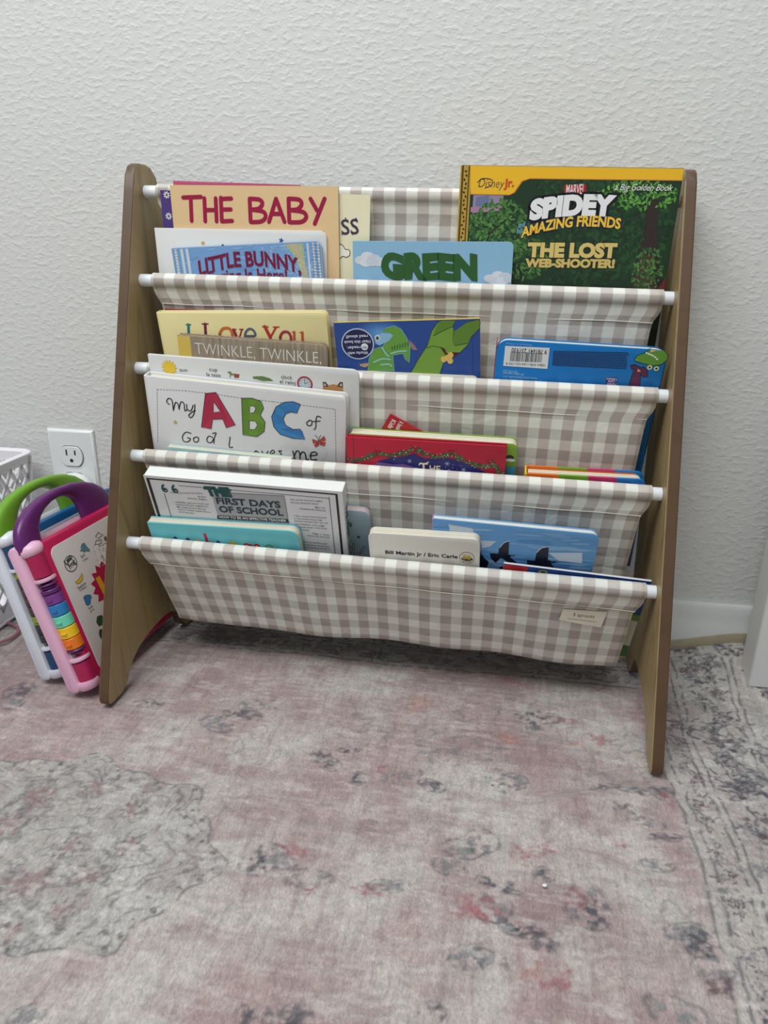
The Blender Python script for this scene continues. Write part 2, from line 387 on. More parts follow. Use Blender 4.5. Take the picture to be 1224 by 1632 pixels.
def flower(cx, cy, r, c=DK, rot=0, k=.8, heart=RD):
    blob(cx, cy, r, r*.85, GR, k*.5, rot, 0, .40, 5, rot); blob(cx, cy, r*.95, r*.8, c, k, rot, .15, .40, 5, rot); blob(cx, cy, r*.4, r*.35, heart if heart is not None else c, k, rot, 0, .4)
    for q_ in range(3):
        a = math.radians(rot+q_*130); blob(cx+1.5*r*math.cos(a), cy+1.5*r*math.sin(a), r*.55, r*.2, c, k*.8, rot+q_*130, 0, .4)
# border on the right and along the wall
def vline(x0, w, c, k=.8, y0=-9, y1=9):
    m = np.exp(-((WX-x0+.004*np.sin(WY*21))/w)**2)*sst(.34, .5, brk)*k*((WY > y0)&(WY < y1)); mixc(m, c)
def hline(yy, w, c, k=.8, x0=-9, x1=9):
    m = np.exp(-((WY-yy)/w)**2)*sst(.34, .5, brk)*k*((WX > x0)&(WX < x1)); mixc(m, c)
bd = np.maximum(sst(.303, .315, WX), sst(-.108, -.096, WY))
mixc(bd*(.65+.35*patch), c3(198, 194, 189)); mixc(bd*deep*.5, c3(164, 148, 148))
mixc(bd*sst(.36, .45, WX)*.5, c3(200, 196, 190))
mixc(bd*sst(.54, .66, fbm(X, Y, 46, 91, 3))*.30*worn, c3(132, 126, 130))
mixc(bd*np.exp(-((fbm(WX, WY, 42, 95, 2)-.5)/.013)**2)*.42*sst(.35, .5, brk), c3(86, 82, 90))
mixc(bd*np.exp(-((fbm(WX, WY, 70, 97, 2)-.55)/.018)**2)*.35*sst(.35, .5, brk), c3(92, 82, 90))
def tick(x0, w, n, c, k, y0=-9, y1=9):
    m = np.exp(-((WX-x0+.004*np.sin(WY*21))/w)**2)*sst(.3, .46, brk)*k*((WY > y0)&(WY < y1)); mixc(m, c)
for xx, k in ((.310, .7), (.321, .75), (.3445, .9), (.3525, .9), (.4105, .85), (.4185, .85)): tick(xx, .0016, 520, DK, k)
vline(.3155, .0035, LT, .7); vline(.3485, .003, LT, .7); vline(.4145, .003, LT, .7)
for yy, k in ((-.104, .85), (-.094, .7), (-.066, .8), (-.058, .75)): hline(yy, .0015, c3(84, 82, 92), k, -9, .31)
hline(-.080, .008, c3(120, 116, 122), .6, -9, .31)
for k in range(64):
    yy = -.62+k*.0105; r_ = rng.rand(4)
    flower(.381+.013*math.sin(k*1.3)+.006*r_[0], yy, .0072+.0058*r_[1], (DK, PL, DK, GR)[k % 4], r_[2]*360, .85, PL if k % 3 == 0 else None)
    flower(.331+.004*math.sin(k*2.1), yy+.004, .0035+.004*r_[3], (PL, DK, GR)[k % 3], r_[0]*360, .8, PL if k % 2 else None)
    flower(.45+.02*r_[0], yy, .006+.007*r_[2], (DK, GR, PL)[k % 3], r_[1]*360, .8, None)
for k in range(58):
    r_ = rng.rand(5); flower(-.5+k*.0145, -.079+.012*math.sin(k*1.7), .005+.004*r_[0], (DK, GR, PL)[k % 3], r_[1]*360, .7, None)
    flower(-.5+k*.0145, -.036+.014*(r_[2]-.5), .006+.007*r_[3], (DK, PL)[k % 2], r_[4]*360, .75, PL if k % 2 else None)
for (x, y), r in zip([(0.347,-0.17),(0.402,-0.103),(0.394,-0.077),(0.377,-0.05),(0.428,-0.033),(0.453,-0.066),(0.372,-0.194),(0.408,-0.159),(0.343,-0.261),(0.367,-0.262),(0.39,-0.267),(0.415,-0.203),(0.38,-0.019),(0.411,-0.005),(0.442,0.004)],
                     (.011,.007,.009,.009,.012,.01,.014,.008,.008,.012,.01,.012,.008,.009,.01)): flower(x, y, r, DK if r > .0085 else PL, r*9e4, .95, PL)
# medallion on the left
mx, my = [(-0.281,-0.457)][0]; ax, ay = .176, .128
th = np.arctan2((WY-my)/ay, (WX-mx)/ax); rr_ = np.sqrt(((WX-mx)/ax)**2+((WY-my)/ay)**2)
sc = 1-.10*np.abs(np.sin(th*4))**1.5+.03*np.cos(th*16)+.05*np.cos(2*th)
q_ = rr_/sc
inside = 1-sst(.97, 1.0, q_)
mixc(inside*.93, c3(184, 180, 175)); mixc(inside*patch*.45, c3(204, 200, 195)); mixc(inside*deep*.3, c3(164, 156, 154))
wq = q_+.05*(fbm(X, Y, 30, 101, 3)-.5); wt_ = th+.10*(fbm(X, Y, 22, 105, 2)-.5)
LN = c3(104, 100, 104)
for f_, w0, k0 in ((.90+.035*np.cos(16*wt_), .010, .55), (.80+.05*np.cos(8*wt_), .012, .6), (.70+.07*np.abs(np.cos(4*wt_)), .010, .55), (.56+.09*np.cos(8*wt_+.6), .012, .6), (.44+.07*np.cos(8*wt_+2.4), .011, .55), (.32+.07*np.cos(6*wt_), .012, .55), (.20+.05*np.cos(6*wt_+1.5), .012, .5)):
    mixc(inside*np.exp(-((wq-f_)/w0)**2)*k0*sst(.34, .54, brk), LN)
curl = np.exp(-((fbm(WX, WY, 44, 111, 2)-.5)/.022)**2); mixc(inside*curl*.5*sst(.36, .5, brk), c3(112, 106, 110))
curl2 = np.exp(-((fbm(WX, WY, 80, 115, 2)-.46)/.03)**2); mixc(inside*curl2*.4*sst(.36, .5, brk2), c3(116, 110, 112))
mixc(inside*sst(.58, .68, fbm(X, Y, 40, 121, 2))*.35, c3(150, 128, 130))
mixc(inside*sst(.60, .72, fbm(X, Y, 60, 123, 2))*.5, c3(206, 202, 198))
mixc(np.exp(-((q_-.985)/.010)**2)*.7*sst(.3, .5, brk), LN)
for k in range(56):
    a = 2*PI*k/56; s_ = 1-.10*abs(math.sin(a*4))**1.5+.03*math.cos(a*16)+.05*math.cos(2*a)
    blob(mx+ax*.95*s_*math.cos(a), my+ay*.95*s_*math.sin(a), .0034, .0026, LN, .7, a*57); blob(mx+ax*.86*s_*math.cos(a+.05), my+ay*.86*s_*math.sin(a+.05), .004, .0028, c3(118, 108, 112), .6, a*57+40)
for (x, y), r in zip([(-0.307,-0.402),(-0.257,-0.382),(-0.209,-0.404),(-0.256,-0.498),(-0.208,-0.483),(-0.313,-0.443),(-0.241,-0.457),(-0.189,-0.448),(-0.237,-0.544),(-0.212,-0.519)], (.017,.012,.011,.020,.014,.017,.011,.011,.011,.011)):
    blob(x, y, r, r*.8, c3(146, 116, 118), .6, r*9e4, 0, .42, 6); 
    for e_ in (1.25, 1.6): blob(x, y, r*e_, r*e_*.85, LN, .5, r*9e4, .09, .40, 6, r*1e4)
# scattered worn flowers of the field
for (x, y), rx, ry, c, k in zip([(-0.271,-0.24),(-0.157,-0.243),(-0.179,-0.265),(-0.153,-0.224),(-0.129,-0.219),(-0.038,-0.308),(-0.05,-0.297),(-0.004,-0.324),(-0.02,-0.283),(0.011,-0.306),(0.028,-0.32),(0.071,-0.322),(0.047,-0.307),(0.141,-0.309),(0.133,-0.299),(0.152,-0.3),(0.181,-0.194),(0.174,-0.18),(0.213,-0.188),(0.245,-0.217),(0.224,-0.226),(0.146,-0.232),(0.042,-0.186),(-0.07,-0.447),(-0.056,-0.437),(-0.023,-0.454),(-0.042,-0.427),(-0.015,-0.464),(0.031,-0.456),(0.046,-0.449),(0.177,-0.414),(0.209,-0.442),(0.214,-0.451),(0.203,-0.434),(0.175,-0.483),(0.141,-0.432),(0.138,-0.47),(0.156,-0.473),(0.136,-0.455),(0.107,-0.396),(0.123,-0.386),(0.094,-0.42),(0.125,-0.457),(0.113,-0.462),(0.115,-0.505),(0.132,-0.504),(0.174,-0.505),(0.182,-0.513),(0.177,-0.384),(0.16,-0.394),(-0.029,-0.576),(-0.001,-0.572),(-0.186,-0.603),(0.093,-0.552),(0.258,-0.33),(0.274,-0.339),(0.288,-0.353),(0.276,-0.388),(0.247,-0.368),(0.242,-0.298),(0.268,-0.302),(0.296,-0.297),(0.3,-0.305),(0.288,-0.453),(0.295,-0.463),(0.299,-0.483),(0.3,-0.498),(0.264,-0.523),(-0.433,-0.249),(-0.428,-0.267),(-0.206,-0.068),(-0.244,-0.076)],
    (.016,.022,.02,.014,.008,.012,.010,.009,.012,.012,.009,.014,.012,.012,.008,.012,.024,.018,.02,.012,.016,.012,.016,.014,.018,.018,.018,.01,.016,.016,.008,.016,.012,.013,.009,.02,.018,.016,.012,.018,.014,.013,.016,.018,.013,.012,.02,.016,.012,.012,.013,.010,.012,.010,.014,.016,.014,.014,.016,.016,.014,.012,.008,.018,.014,.016,.012,.02,.016,.014,.03,.03),
    (.009,.009,.012,.01,.008,.010,.010,.008,.005,.009,.006,.007,.007,.010,.012,.011,.013,.005,.006,.013,.008,.010,.018,.012,.010,.010,.008,.006,.008,.006,.008,.020,.014,.014,.010,.006,.006,.006,.012,.012,.013,.009,.014,.014,.010,.008,.008,.010,.010,.010,.008,.010,.008,.008,.006,.006,.005,.006,.006,.006,.007,.010,.010,.008,.014,.01,.008,.01,.018,.014,.014,.01),
    (DK,DK,GR,GR,GR,DK,DK,DK,DK,RD,GR,DK,GR,DK,GR,GR,DK,DK,RD,RD,OR,OR,OR,DK,GR,GR,RD,RD,RD,GR,DK,GR,DK,RD,DK,DK,DK,DK,GR,GR,GR,GR,RD,RD,GR,GR,OR,RD,RD,RD,DK,DK,GR,DK,DK,GR,DK,GR,RD,DK,DK,DK,RD,GR,DK,GR,PL,GR,DK,GR,GR,GR), [.85]*80):
    blob(x, y, rx*.95, ry*.95, c, k*(.62 if c is RD or c is OR else .8), (x*977) % 60-30, 0, .45, 5 if rx > .009 else 0, x*90)
    if c is DK or c is GR: blob(x, y, rx*1.25, ry*1.25, DK, .45, (x*977) % 60-30, .12, .46)
for (x, y), w in zip([(0.061,-0.221),(0.11,-0.189),(0.153,-0.168),(0.194,-0.215),(0.112,-0.262),(0.028,-0.239),(0.071,-0.254),(-0.029,-0.238),(0.267,-0.27),(0.282,-0.216),(0.243,-0.26)], [.02]*11): blob(x, y, w*1.3, w*.8, GR, .5, 30, .14, .45, 5, w)
pinkline = np.exp(-((fbm(WX, WY, 13, 131, 2)-.5)/.012)**2)*sst(-.17, -.12, Y)*sst(-.02, .06, X)*(1-bd); mixc(pinkline*.5, RD)
dl = np.exp(-((fbm(WX, WY, 18, 135, 3)-.5)/.010)**2)*sst(.52, .62, fbm(X, Y, 7, 139, 3))*(1-inside); mixc(dl*.4*worn, c3(120, 116, 122))
tex = (.68+.64*grain)*(.92+.16*brk2); col *= .86*tex[..., None]
hi = sst(.60, .78, fbm(X*.7, Y*1.6, 70, 141, 4)); col += (c3(214, 209, 204)-col)*(hi*.32)[..., None]
Zr = .0018*(fbm(X, Y, 40, 151, 2)-.5)+.0035*(fbm(X, Y*.8, 9, 155, 2)-.5)
Zr += .010*np.exp(-((Y+.315-.35*(X-.25))/.018)**2)*sst(.13, .2, X)*(1-sst(.27, .33, X))
Zr += sst(.30, .46, X)*sst(-.12, -.02, Y)*.030-.004*sst(-.36, -.31, X)*0
Zr -= .0035
me = bpy.data.meshes.new('area_rug')
idx = np.arange(nx*ny).reshape(ny, nx)
quads = np.stack([idx[:-1, :-1], idx[:-1, 1:], idx[1:, 1:], idx[1:, :-1]], -1).reshape(-1, 4)
co = np.stack([X, Y, Zr], -1).reshape(-1, 3)
rim = np.concatenate([idx[0, :], idx[1:, -1], idx[-1, -2::-1], idx[-2:0:-1, 0]])
low = co[rim].copy(); low[:, 2] = -.0135; nb = len(co); co = np.concatenate([co, low])
k_ = np.arange(len(rim)); sk = np.stack([rim, nb+k_, nb+np.roll(k_, -1), np.roll(rim, -1)], -1)
faces = np.concatenate([quads, sk])
me.vertices.add(len(co)); me.vertices.foreach_set('co', co.ravel())
me.loops.add(faces.size); me.loops.foreach_set('vertex_index', faces.ravel()); me.polygons.add(len(faces))
me.polygons.foreach_set('loop_start', np.arange(0, faces.size, 4)); me.polygons.foreach_set('use_smooth', np.ones(len(faces), bool))
me.update(calc_edges=True)
ca = me.color_attributes.new('Col', 'FLOAT_COLOR', 'POINT')
cc = np.ones((len(co), 4)); cc[:nb, :3] = np.clip(col.reshape(-1, 3), 0, 1); cc[nb:, :3] = c3(190, 180, 160); ca.data.foreach_set('color', cc.ravel())
m, nt, b = new_mat('plush_rug_pile'); L = nt.links.new
at = nd(nt, 'ShaderNodeVertexColor', layer_name='Col'); tc = nd(nt, 'ShaderNodeTexCoord')
mp = nd(nt, 'ShaderNodeMapping'); mp.inputs['Scale'].default_value = (1, .55, 1); L(tc.outputs['Object'], mp.inputs['Vector'])
f1 = nd(nt, 'ShaderNodeTexNoise', Scale=520.0, Detail=3.0, Distortion=.6); f2 = nd(nt, 'ShaderNodeTexNoise', Scale=150.0, Detail=3.0)
L(mp.outputs['Vector'], f1.inputs['Vector']); L(tc.outputs['Object'], f2.inputs['Vector'])
mr = nd(nt, 'ShaderNodeMapRange'); mr.inputs[1].default_value = .3; mr.inputs[2].default_value = .7; mr.inputs[3].default_value = .80; mr.inputs[4].default_value = 1.14; L(f1.outputs['Fac'], mr.inputs[0])
ml = nd(nt, 'ShaderNodeMix', data_type='RGBA', blend_type='MULTIPLY'); ml.inputs[0].default_value = 1; L(at.outputs['Color'], ml.inputs[6]); L(mr.outputs[0], ml.inputs[7]); L(ml.outputs[2], b.inputs['Base Color'])
ad = nd(nt, 'ShaderNodeMath', operation='ADD'); L(f1.outputs['Fac'], ad.inputs[0]); L(f2.outputs['Fac'], ad.inputs[1])
bp = nd(nt, 'ShaderNodeBump', Strength=.55, Distance=.003); L(ad.outputs[0], bp.inputs['Height']); L(bp.outputs['Normal'], b.inputs['Normal'])
b.inputs['Roughness'].default_value = .8; b.inputs['Sheen Weight'].default_value = .25; b.inputs['Sheen Roughness'].default_value = .5
me.materials.append(m)
rug = bpy.data.objects.new('area_rug', me); C.objects.link(rug)
tag(rug, 'plush faded pink and grey oriental area rug covering the floor in front of the wall', 'rug')
# binding of the rug edge curled up against the baseboard
mb = MB(); xb = np.linspace(.338, .59, 24)
zb = [float(np.interp(x, xs, Zr[-1])) for x in xb]
mb.loft([[(x, -.0160, z-.002), (x, -.0175, z+.002), (x, -.0150, z+.012), (x, -.0132, z+.012), (x, -.0132, z-.002)] for x, z in zip(xb, zb)], True, True)
bi = mb.build('edge_binding', MAT['carpet'], rug)
lx, ly = [(0.176,-0.429)][0]
mb = MB(); mb.lathe([(0, 0), (.0014, .0004), (.0018, .0012), (.0011, .0021), (0, .0023)], 'z', 10); li = mb.build('paper_crumb', MAT['white_card'], None, fn=lambda x, y, z: (x*1.2+.3*z, y, z)); li.location = (lx, ly, -.002)
tag(li, 'tiny white paper crumb lying on the rug in front of the rack', 'crumb')

# ------------------------------------------------------------------ rack frame: slightly racked out of square
WO, TW = 0.31185, 0.01235
WI = WO-TW
def D(x, y, z):
    t_ = (x+WI)/(2*WI); px, py, pz = x+(-0.02352)*z, y+t_*(0.01113-(-0.02735)*z), z+t_*(-0.00662)*sst(0, .1, z)
    c, s = math.cos(-0.03961), math.sin(-0.03961)
    return (c*px-s*py, s*px+c*py, pz)
def rod(i): return -0.05525+i*-0.03313, 0.56146+i*-0.09745
def fy(z): return -0.05525-0.02776-(0.56146-z)*0.34495
rack = thing('book_rack', 'wooden sling book rack with beige gingham fabric pockets against the wall', 'book rack', Matrix.Translation(D(0, -.15, 0)))
inv = rack.matrix_world.inverted()
def DL(x, y, z): return tuple(inv @ Vector(D(x, y, z)))
ft = fy(.59)
outl = [(-.2655, 0), (-.246, 0), (-.238, .002), (-.230, .008), (-.222, .018), (-.212, .027), (-.198, .034), (-.180, .039), (-.155, .042), (-.130, .043), (-.112, .041), (-.099, .034), (-.090, .022), (-.083, .009), (-.076, .002), (-.066, 0), (-.048, 0), (-.038, .004), (-.033, .014), (-.031, .03),
        (-.020, .545), (-.021, .565), (-.026, .580), (-.037, .589), (-.049, .591), (ft+.012, .591), (ft+.004, .588), (fy(.578)+.0003, .578), (fy(.56), .56), (fy(.2), .2), (fy(.02), .02), (fy(.008)+.001, .008), (-.2715, .002)]
for side in (-1, 1):
    mb = MB(); xa, xb_ = (-WO, -WI) if side < 0 else (WI, WO); N = len(outl)
    mb.add([(xa, y, z) for y, z in outl], [tuple(range(N))], 0); mb.add([(xb_, y, z) for y, z in outl], [tuple(reversed(range(N)))], 0)
    mb2 = [(xa, y, z) for y, z in outl]+[(xb_, y, z) for y, z in outl]
    mb = MB(); mb.v = mb2
    for f, mi in [(tuple(range(N)), 0), (tuple(range(N, 2*N)), 0)]+[((k, (k+1) % N, N+(k+1) % N, N+k), 1) for k in range(N)]:
        mb.f.append(list(f)); mb.m.append(mi); mb.c.append((255, 255, 255)); mb.sm.append(False)
    bevel(mb.build('side_panel', [MAT['wood'], MAT['edge']], rack, fn=DL), .0016, 3, 30)
for i in range(5):
    y, z = rod(i); mb = MB()
    mb.tube([(x, y, z) for x in np.linspace(-WI+.0002, WI-.0002, 9)], .0071, 20)
    mb.build('rod', MAT['rod'], rack, fn=DL)
# fabric sling: one strip zigzagging over the rods
FX0, FX1 = -.2835, .2885
RF = .0084
Bf = [(-.073, .335), (-.097, .240), (-.1265, .150), (-.1465, .053)]
Bb = [(-.042, .335), (-.060, .240), (-.081, .148), (-.091, .053)]
path = []   # (y, z, wave weight)
def arc(i, a0, a1, n=12):
    y, z = rod(i)
    for k in range(n+1):
        a = math.radians(a0+(a1-a0)*k/n); path.append((y+RF*math.cos(a), z+RF*math.sin(a), 0, 0))
def seg(p, q_, n, w0, w1, kind=0):
    for k in range(1, n+1):
        t_ = k/n; path.append((p[0]+(q_[0]-p[0])*t_, p[1]+(q_[1]-p[1])*t_, (w0+(w1-w0)*t_), kind))
arc(0, -80, 240)
for i in range(4):
    y, z = rod(i); last = path[-1]
    pin = (y+(.001 if i else .0005), z-.026); seg(last, pin, 4, 0, .15)
    seg(pin, Bb[i], 18, .25, 1.0)
    y1, z1 = rod(i+1); bf, bb = Bf[i], Bb[i]; mid = ((bf[0]+bb[0])/2, bf[1]-.006)
    for k in range(1, 8):
        t_ = k/8; path.append(((1-t_)**2*bb[0]+2*t_*(1-t_)*mid[0]+t_*t_*bf[0], (1-t_)**2*bb[1]+2*t_*(1-t_)*mid[1]+t_*t_*bf[1], 1.0, 0))
    path.append((bf[0], bf[1], 1.0, 1))
    up = (y1+.0075, z1-.020) if i < 3 else (y1+.006, z1-.027); seg(bf, up, 20, 1.0, .15, 1)
    seg(up, (y1+RF*math.cos(math.radians(-25)), z1+RF*math.sin(math.radians(-25))), 3, .1, 0)
    arc(i+1, -20, 245)
y4, z4 = rod(4); seg(path[-1], (y4+.0035, z4-.027), 4, 0, .1)
NXF = 96; fx = np.linspace(FX0, FX1, NXF); V = []; UVs = []
arcl = [0]
for a, b in zip(path[:-1], path[1:]): arcl.append(arcl[-1]+math.hypot(a[0]-b[0], a[1]-b[1]))
wv = np.random.RandomState(3)
crowns = [min(range(len(path)), key=lambda j: math.hypot(path[j][0]-rod(i)[0], path[j][1]-rod(i)[1]-RF)) for i in range(5)]
refs = []; cur = 0
for j, p_ in enumerate(path):
    if p_[3] == 1 and path[j-1][3] == 0: cur += 1
    refs.append(rod(cur))
f_1 = .5+.5*np.sin(fx*38+.7)*np.sin(fx*13+2.0); f_2 = np.sin(fx*61+1.0)*.4+np.sin(fx*27)*.6
for j, (y, z, w, kind) in enumerate(path):
    ph = int(sum(1 for q_ in path[:j] if q_[3] == 1) > 0)
    row = j/len(path)*9
    for k, x in enumerate(fx):
        dy = -.0055*w*(1-.4*w)*(.5+.5*math.sin(x*33+row*2.2)*math.sin(x*17+row)) if kind == 1 else -.0035*w*(1-w)*4*(.5+.5*math.sin(x*24+row*1.7))
        if kind == 1 and z > .03 and j < len(path)-60: dy *= .4
        dz = .003*w*math.sin(x*29+1.1)*math.sin(x*11+row*.3) if j > len(path)-75 else 0
        yr, zr = refs[j]; xa = x-.0396*(y-yr)+.0235*(z-zr)
        e_ = sst(.010, .030, zr-z)      # the strip is a little narrower below each casing
        if x < 0: xa += (.006*e_+.014*min(1, max(0, (zr-.012-z)/.10))*(1 if kind == 1 else .6))*(x/FX0)
        else: xa -= (.0075*e_+.004*min(1, max(0, (zr-.02-z)/.10)))*(x/FX1)**2
        V.append((xa, y+dy, z+dz)); UVs.append((x-FX0+.02206, 0))
F = [(j*NXF+k, j*NXF+k+1, (j+1)*NXF+k+1, (j+1)*NXF+k) for j in range(len(path)-1) for k in range(NXF-1)]
mb = MB(); mb.add(V, F, 0, (255, 255, 255), True)
sling = mb.build('fabric_sling', MAT['gingham'], rack, fn=DL, recalc=False)
uvl = sling.data.uv_layers.new(name='UV'); vi = np.empty(len(sling.data.loops), int); sling.data.loops.foreach_get('vertex_index', vi)
# the same row of checks crowns every rod
PER = .0252; vv = np.array(arcl); kn = [0]
for a_, b_s in zip(crowns[:-1], crowns[1:]): kn.append(kn[-1]+max(1, round((vv[b_s]-vv[a_])/PER))*PER)
kx = [vv[c_] for c_ in crowns]; v_new = np.interp(vv, kx, kn)
v_new = np.where(vv < kx[0], vv-kx[0], np.where(vv > kx[-1], vv-kx[-1]+kn[-1], v_new))+.75*PER-.004
UVa = np.array(UVs); UVa[:, 1] = np.repeat(v_new, NXF); uvl.data.foreach_set('uv', UVa[vi].ravel())
so = sling.modifiers.new('cloth', 'SOLIDIFY'); so.thickness = .0008; so.offset = 0
for i in range(5):
    y, z = rod(i); mb = MB()
    yy = (y+.0005 if i < 4 else y+.0028)
    pts = [(x, yy-.0012, z-.0255+.0004*math.sin(x*60)) for x in np.linspace(FX0+.0075, FX1-.0075, 60)]
    mb.tube(pts, .00045, 6); mb.build('seam_stitch', MAT['thread'], rack, fn=DL)

# sewn tag on the lowest pocket
jr = [j for j, p in enumerate(path) if p[3] == 1][-21:][::-1]
sl_ = [0]
for a_, b_s in zip(jr[:-1], jr[1:]): sl_.append(sl_[-1]+math.hypot(path[a_][0]-path[b_s][0], path[a_][1]-path[b_s][1]))
def tagmap(u, v, h):   # u right from the tag's left end, v down the slanted panel (mm)
    x = .206+u/1000; s_ = .0035+1.3*v/1000; k = min(NXF-2, max(0, int((x-FX0)/(FX1-FX0)*(NXF-1))))
    y = np.interp(s_, sl_, [min(V[j*NXF+k][1], V[j*NXF+k+1][1]) for j in jr]); z = np.interp(s_, sl_, [V[j*NXF+k][2] for j in jr])
    return DL(x, y-.0014-.0022*v/18-h/1000, z)
ta = Art(tagmap)
for k in range(10):
    for m_ in range(4):
        f_ = lambda u, v: (47*u-3.5*v*(1-u)-4.5*v*u, (2-2*u)*(1-v)+(15+3.5*u)*v)
        ta.poly([f_(k/10, m_/4), f_((k+1)/10, m_/4), f_((k+1)/10, (m_+1)/4), f_(k/10, (m_+1)/4)], (222, 214, 196), 0); ta.n = 0
ta.text('3 sprouts', [(11, 8.6), (34, 8.6)], 3.6, (70, 66, 60), 2, -.005, .15)
ta.dash([(6, 12), (37, 12.6)], .5, 1.3, .35, (120, 116, 108), 2)
ta.mb.build('sewn_tag', MAT['matte_ink'], sling, recalc=False)
sling_tag = bpy.data.objects['sewn_tag']; sling_tag['label'] = 'cream tag with small dark lettering'

# ------------------------------------------------------------------ books
FRAMES = dict(
 spidey=((0.1644,-0.0495,0.3315),(0.9999,0.0003,-0.015),(0.015,-0.0523,0.9985),0.2260,0.2546,0.0085),
 green=((0.0277,-0.0572,0.3429),(1,-0.0011,0.0069),(-0.0069,-0.0697,0.9975),0.1770,0.1682,0.0070),
 bunny=((-0.1786,-0.0569,0.3399),(0.9984,-0.0045,0.0555),(-0.0557,-0.0696,0.996),0.1783,0.1653,0.0050),
 white=((-0.1973,-0.0509,0.3425),(1,-0.0001,-0.0063),(0.0063,-0.061,0.9981),0.2052,0.1791,0.0020),
 baby=((-0.179,-0.0483,0.3424),(1,-0.0001,-0.0064),(0.0064,-0.061,0.9981),0.1961,0.2250,0.0030),
 cream=((-0.1585,-0.0448,0.3403),(0.9996,0.0011,-0.0267),(0.0267,-0.061,0.9978),0.2170,0.2213,0.0020),
 pink=((-0.2048,-0.0424,0.3414),(0.9996,0.0012,-0.0276),(0.0276,-0.061,0.9978),0.1500,0.2294,0.0018),
 purple=((-0.2212,-0.0403,0.3422),(0.9998,0.0008,-0.0215),(0.0215,-0.061,0.9979),0.1500,0.2193,0.0018),
 barcode=((0.1878,-0.0747,0.2392),(0.9995,-0,-0.0312),(0.0305,-0.208,0.9777),0.1767,0.1747,0.0110),
 lowboard=((0.0116,-0.0815,0.2466),(1,-0.0053,-0.0045),(0.0036,-0.1564,0.9877),0.1484,0.1255,0.0060),
 dino=((0.0143,-0.0761,0.253),(0.9983,-0.015,0.0566),(-0.0582,-0.1558,0.9861),0.1619,0.1784,0.0050),
 twink=((-0.1776,-0.0803,0.2463),(0.9995,-0.0009,-0.0325),(0.0319,-0.1565,0.9872),0.1784,0.1584,0.0100),
 love=((-0.1813,-0.0696,0.2543),(0.9995,-0.0106,0.0289),(-0.0302,-0.1562,0.9873),0.2019,0.1805,0.0115),
 redbit=((-0.1892,-0.0564,0.2532),(1,-0.0059,-0.0007),(-0.0002,-0.1564,0.9877),0.1900,0.1816,0.0020),
 pad=((-0.2018,-0.1116,0.1646),(0.999,-0.002,-0.0444),(0.0431,-0.1996,0.9789),0.1517,0.1139,0.0090),
 abc=((-0.1836,-0.1002,0.1564),(0.9981,0.0015,-0.0611),(0.0602,-0.1996,0.978),0.2340,0.2046,0.0152),
 dict=((-0.173,-0.0847,0.1623),(0.9994,-0.0039,-0.035),(0.0336,-0.1996,0.9793),0.2458,0.2238,0.0040),
 xmas=((0.034,-0.1178,0.1694),(0.9999,-0.0102,-0.0029),(0.0011,-0.1737,0.9848),0.1769,0.1374,0.0085),
 board=((0.0399,-0.0987,0.1687),(0.9999,-0.0088,-0.0107),(0.0082,-0.242,0.9702),0.1865,0.1411,0.0160),
 kid=((-0.0099,-0.0948,0.2244),(0.8788,0.1059,-0.4653),(0.477,-0.2178,0.8515),0.1000,0.0950,0.0020),
 stripe=((0.2098,-0.1105,0.1604),(0.9999,-0.0135,0.008),(-0.011,-0.2418,0.9703),0.1261,0.1170,0.0190),
 teal=((-0.1914,-0.1329,0.0681),(0.9995,-0.0234,0.0204),(-0.0266,-0.3085,0.9508),0.1832,0.1383,0.0125),
 first=((-0.1677,-0.1119,0.0704),(0.9998,-0.0113,-0.0159),(0.0108,-0.3585,0.9335),0.2300,0.1997,0.0175),
 bill=((0.0429,-0.1339,0.0653),(0.9996,-0.0234,0.0186),(-0.0252,-0.3251,0.9453),0.1230,0.1528,0.0110),
 birds=((0.133,-0.123,0.0648),(0.9996,-0.0077,-0.0271),(0.0231,-0.3259,0.9451),0.1766,0.1708,0.0080),
 redblue=((0.2002,-0.1313,0.0567),(0.9987,0.0014,-0.0511),(0.0485,-0.3424,0.9383),0.1570,0.1279,0.0030),
 babyboard=((-0.0702,-0.1076,0.1056),(0.9999,-0.0151,-0.0062),(0.0004,-0.3584,0.9336),0.0900,0.1251,0.0080),
)
class Book: pass
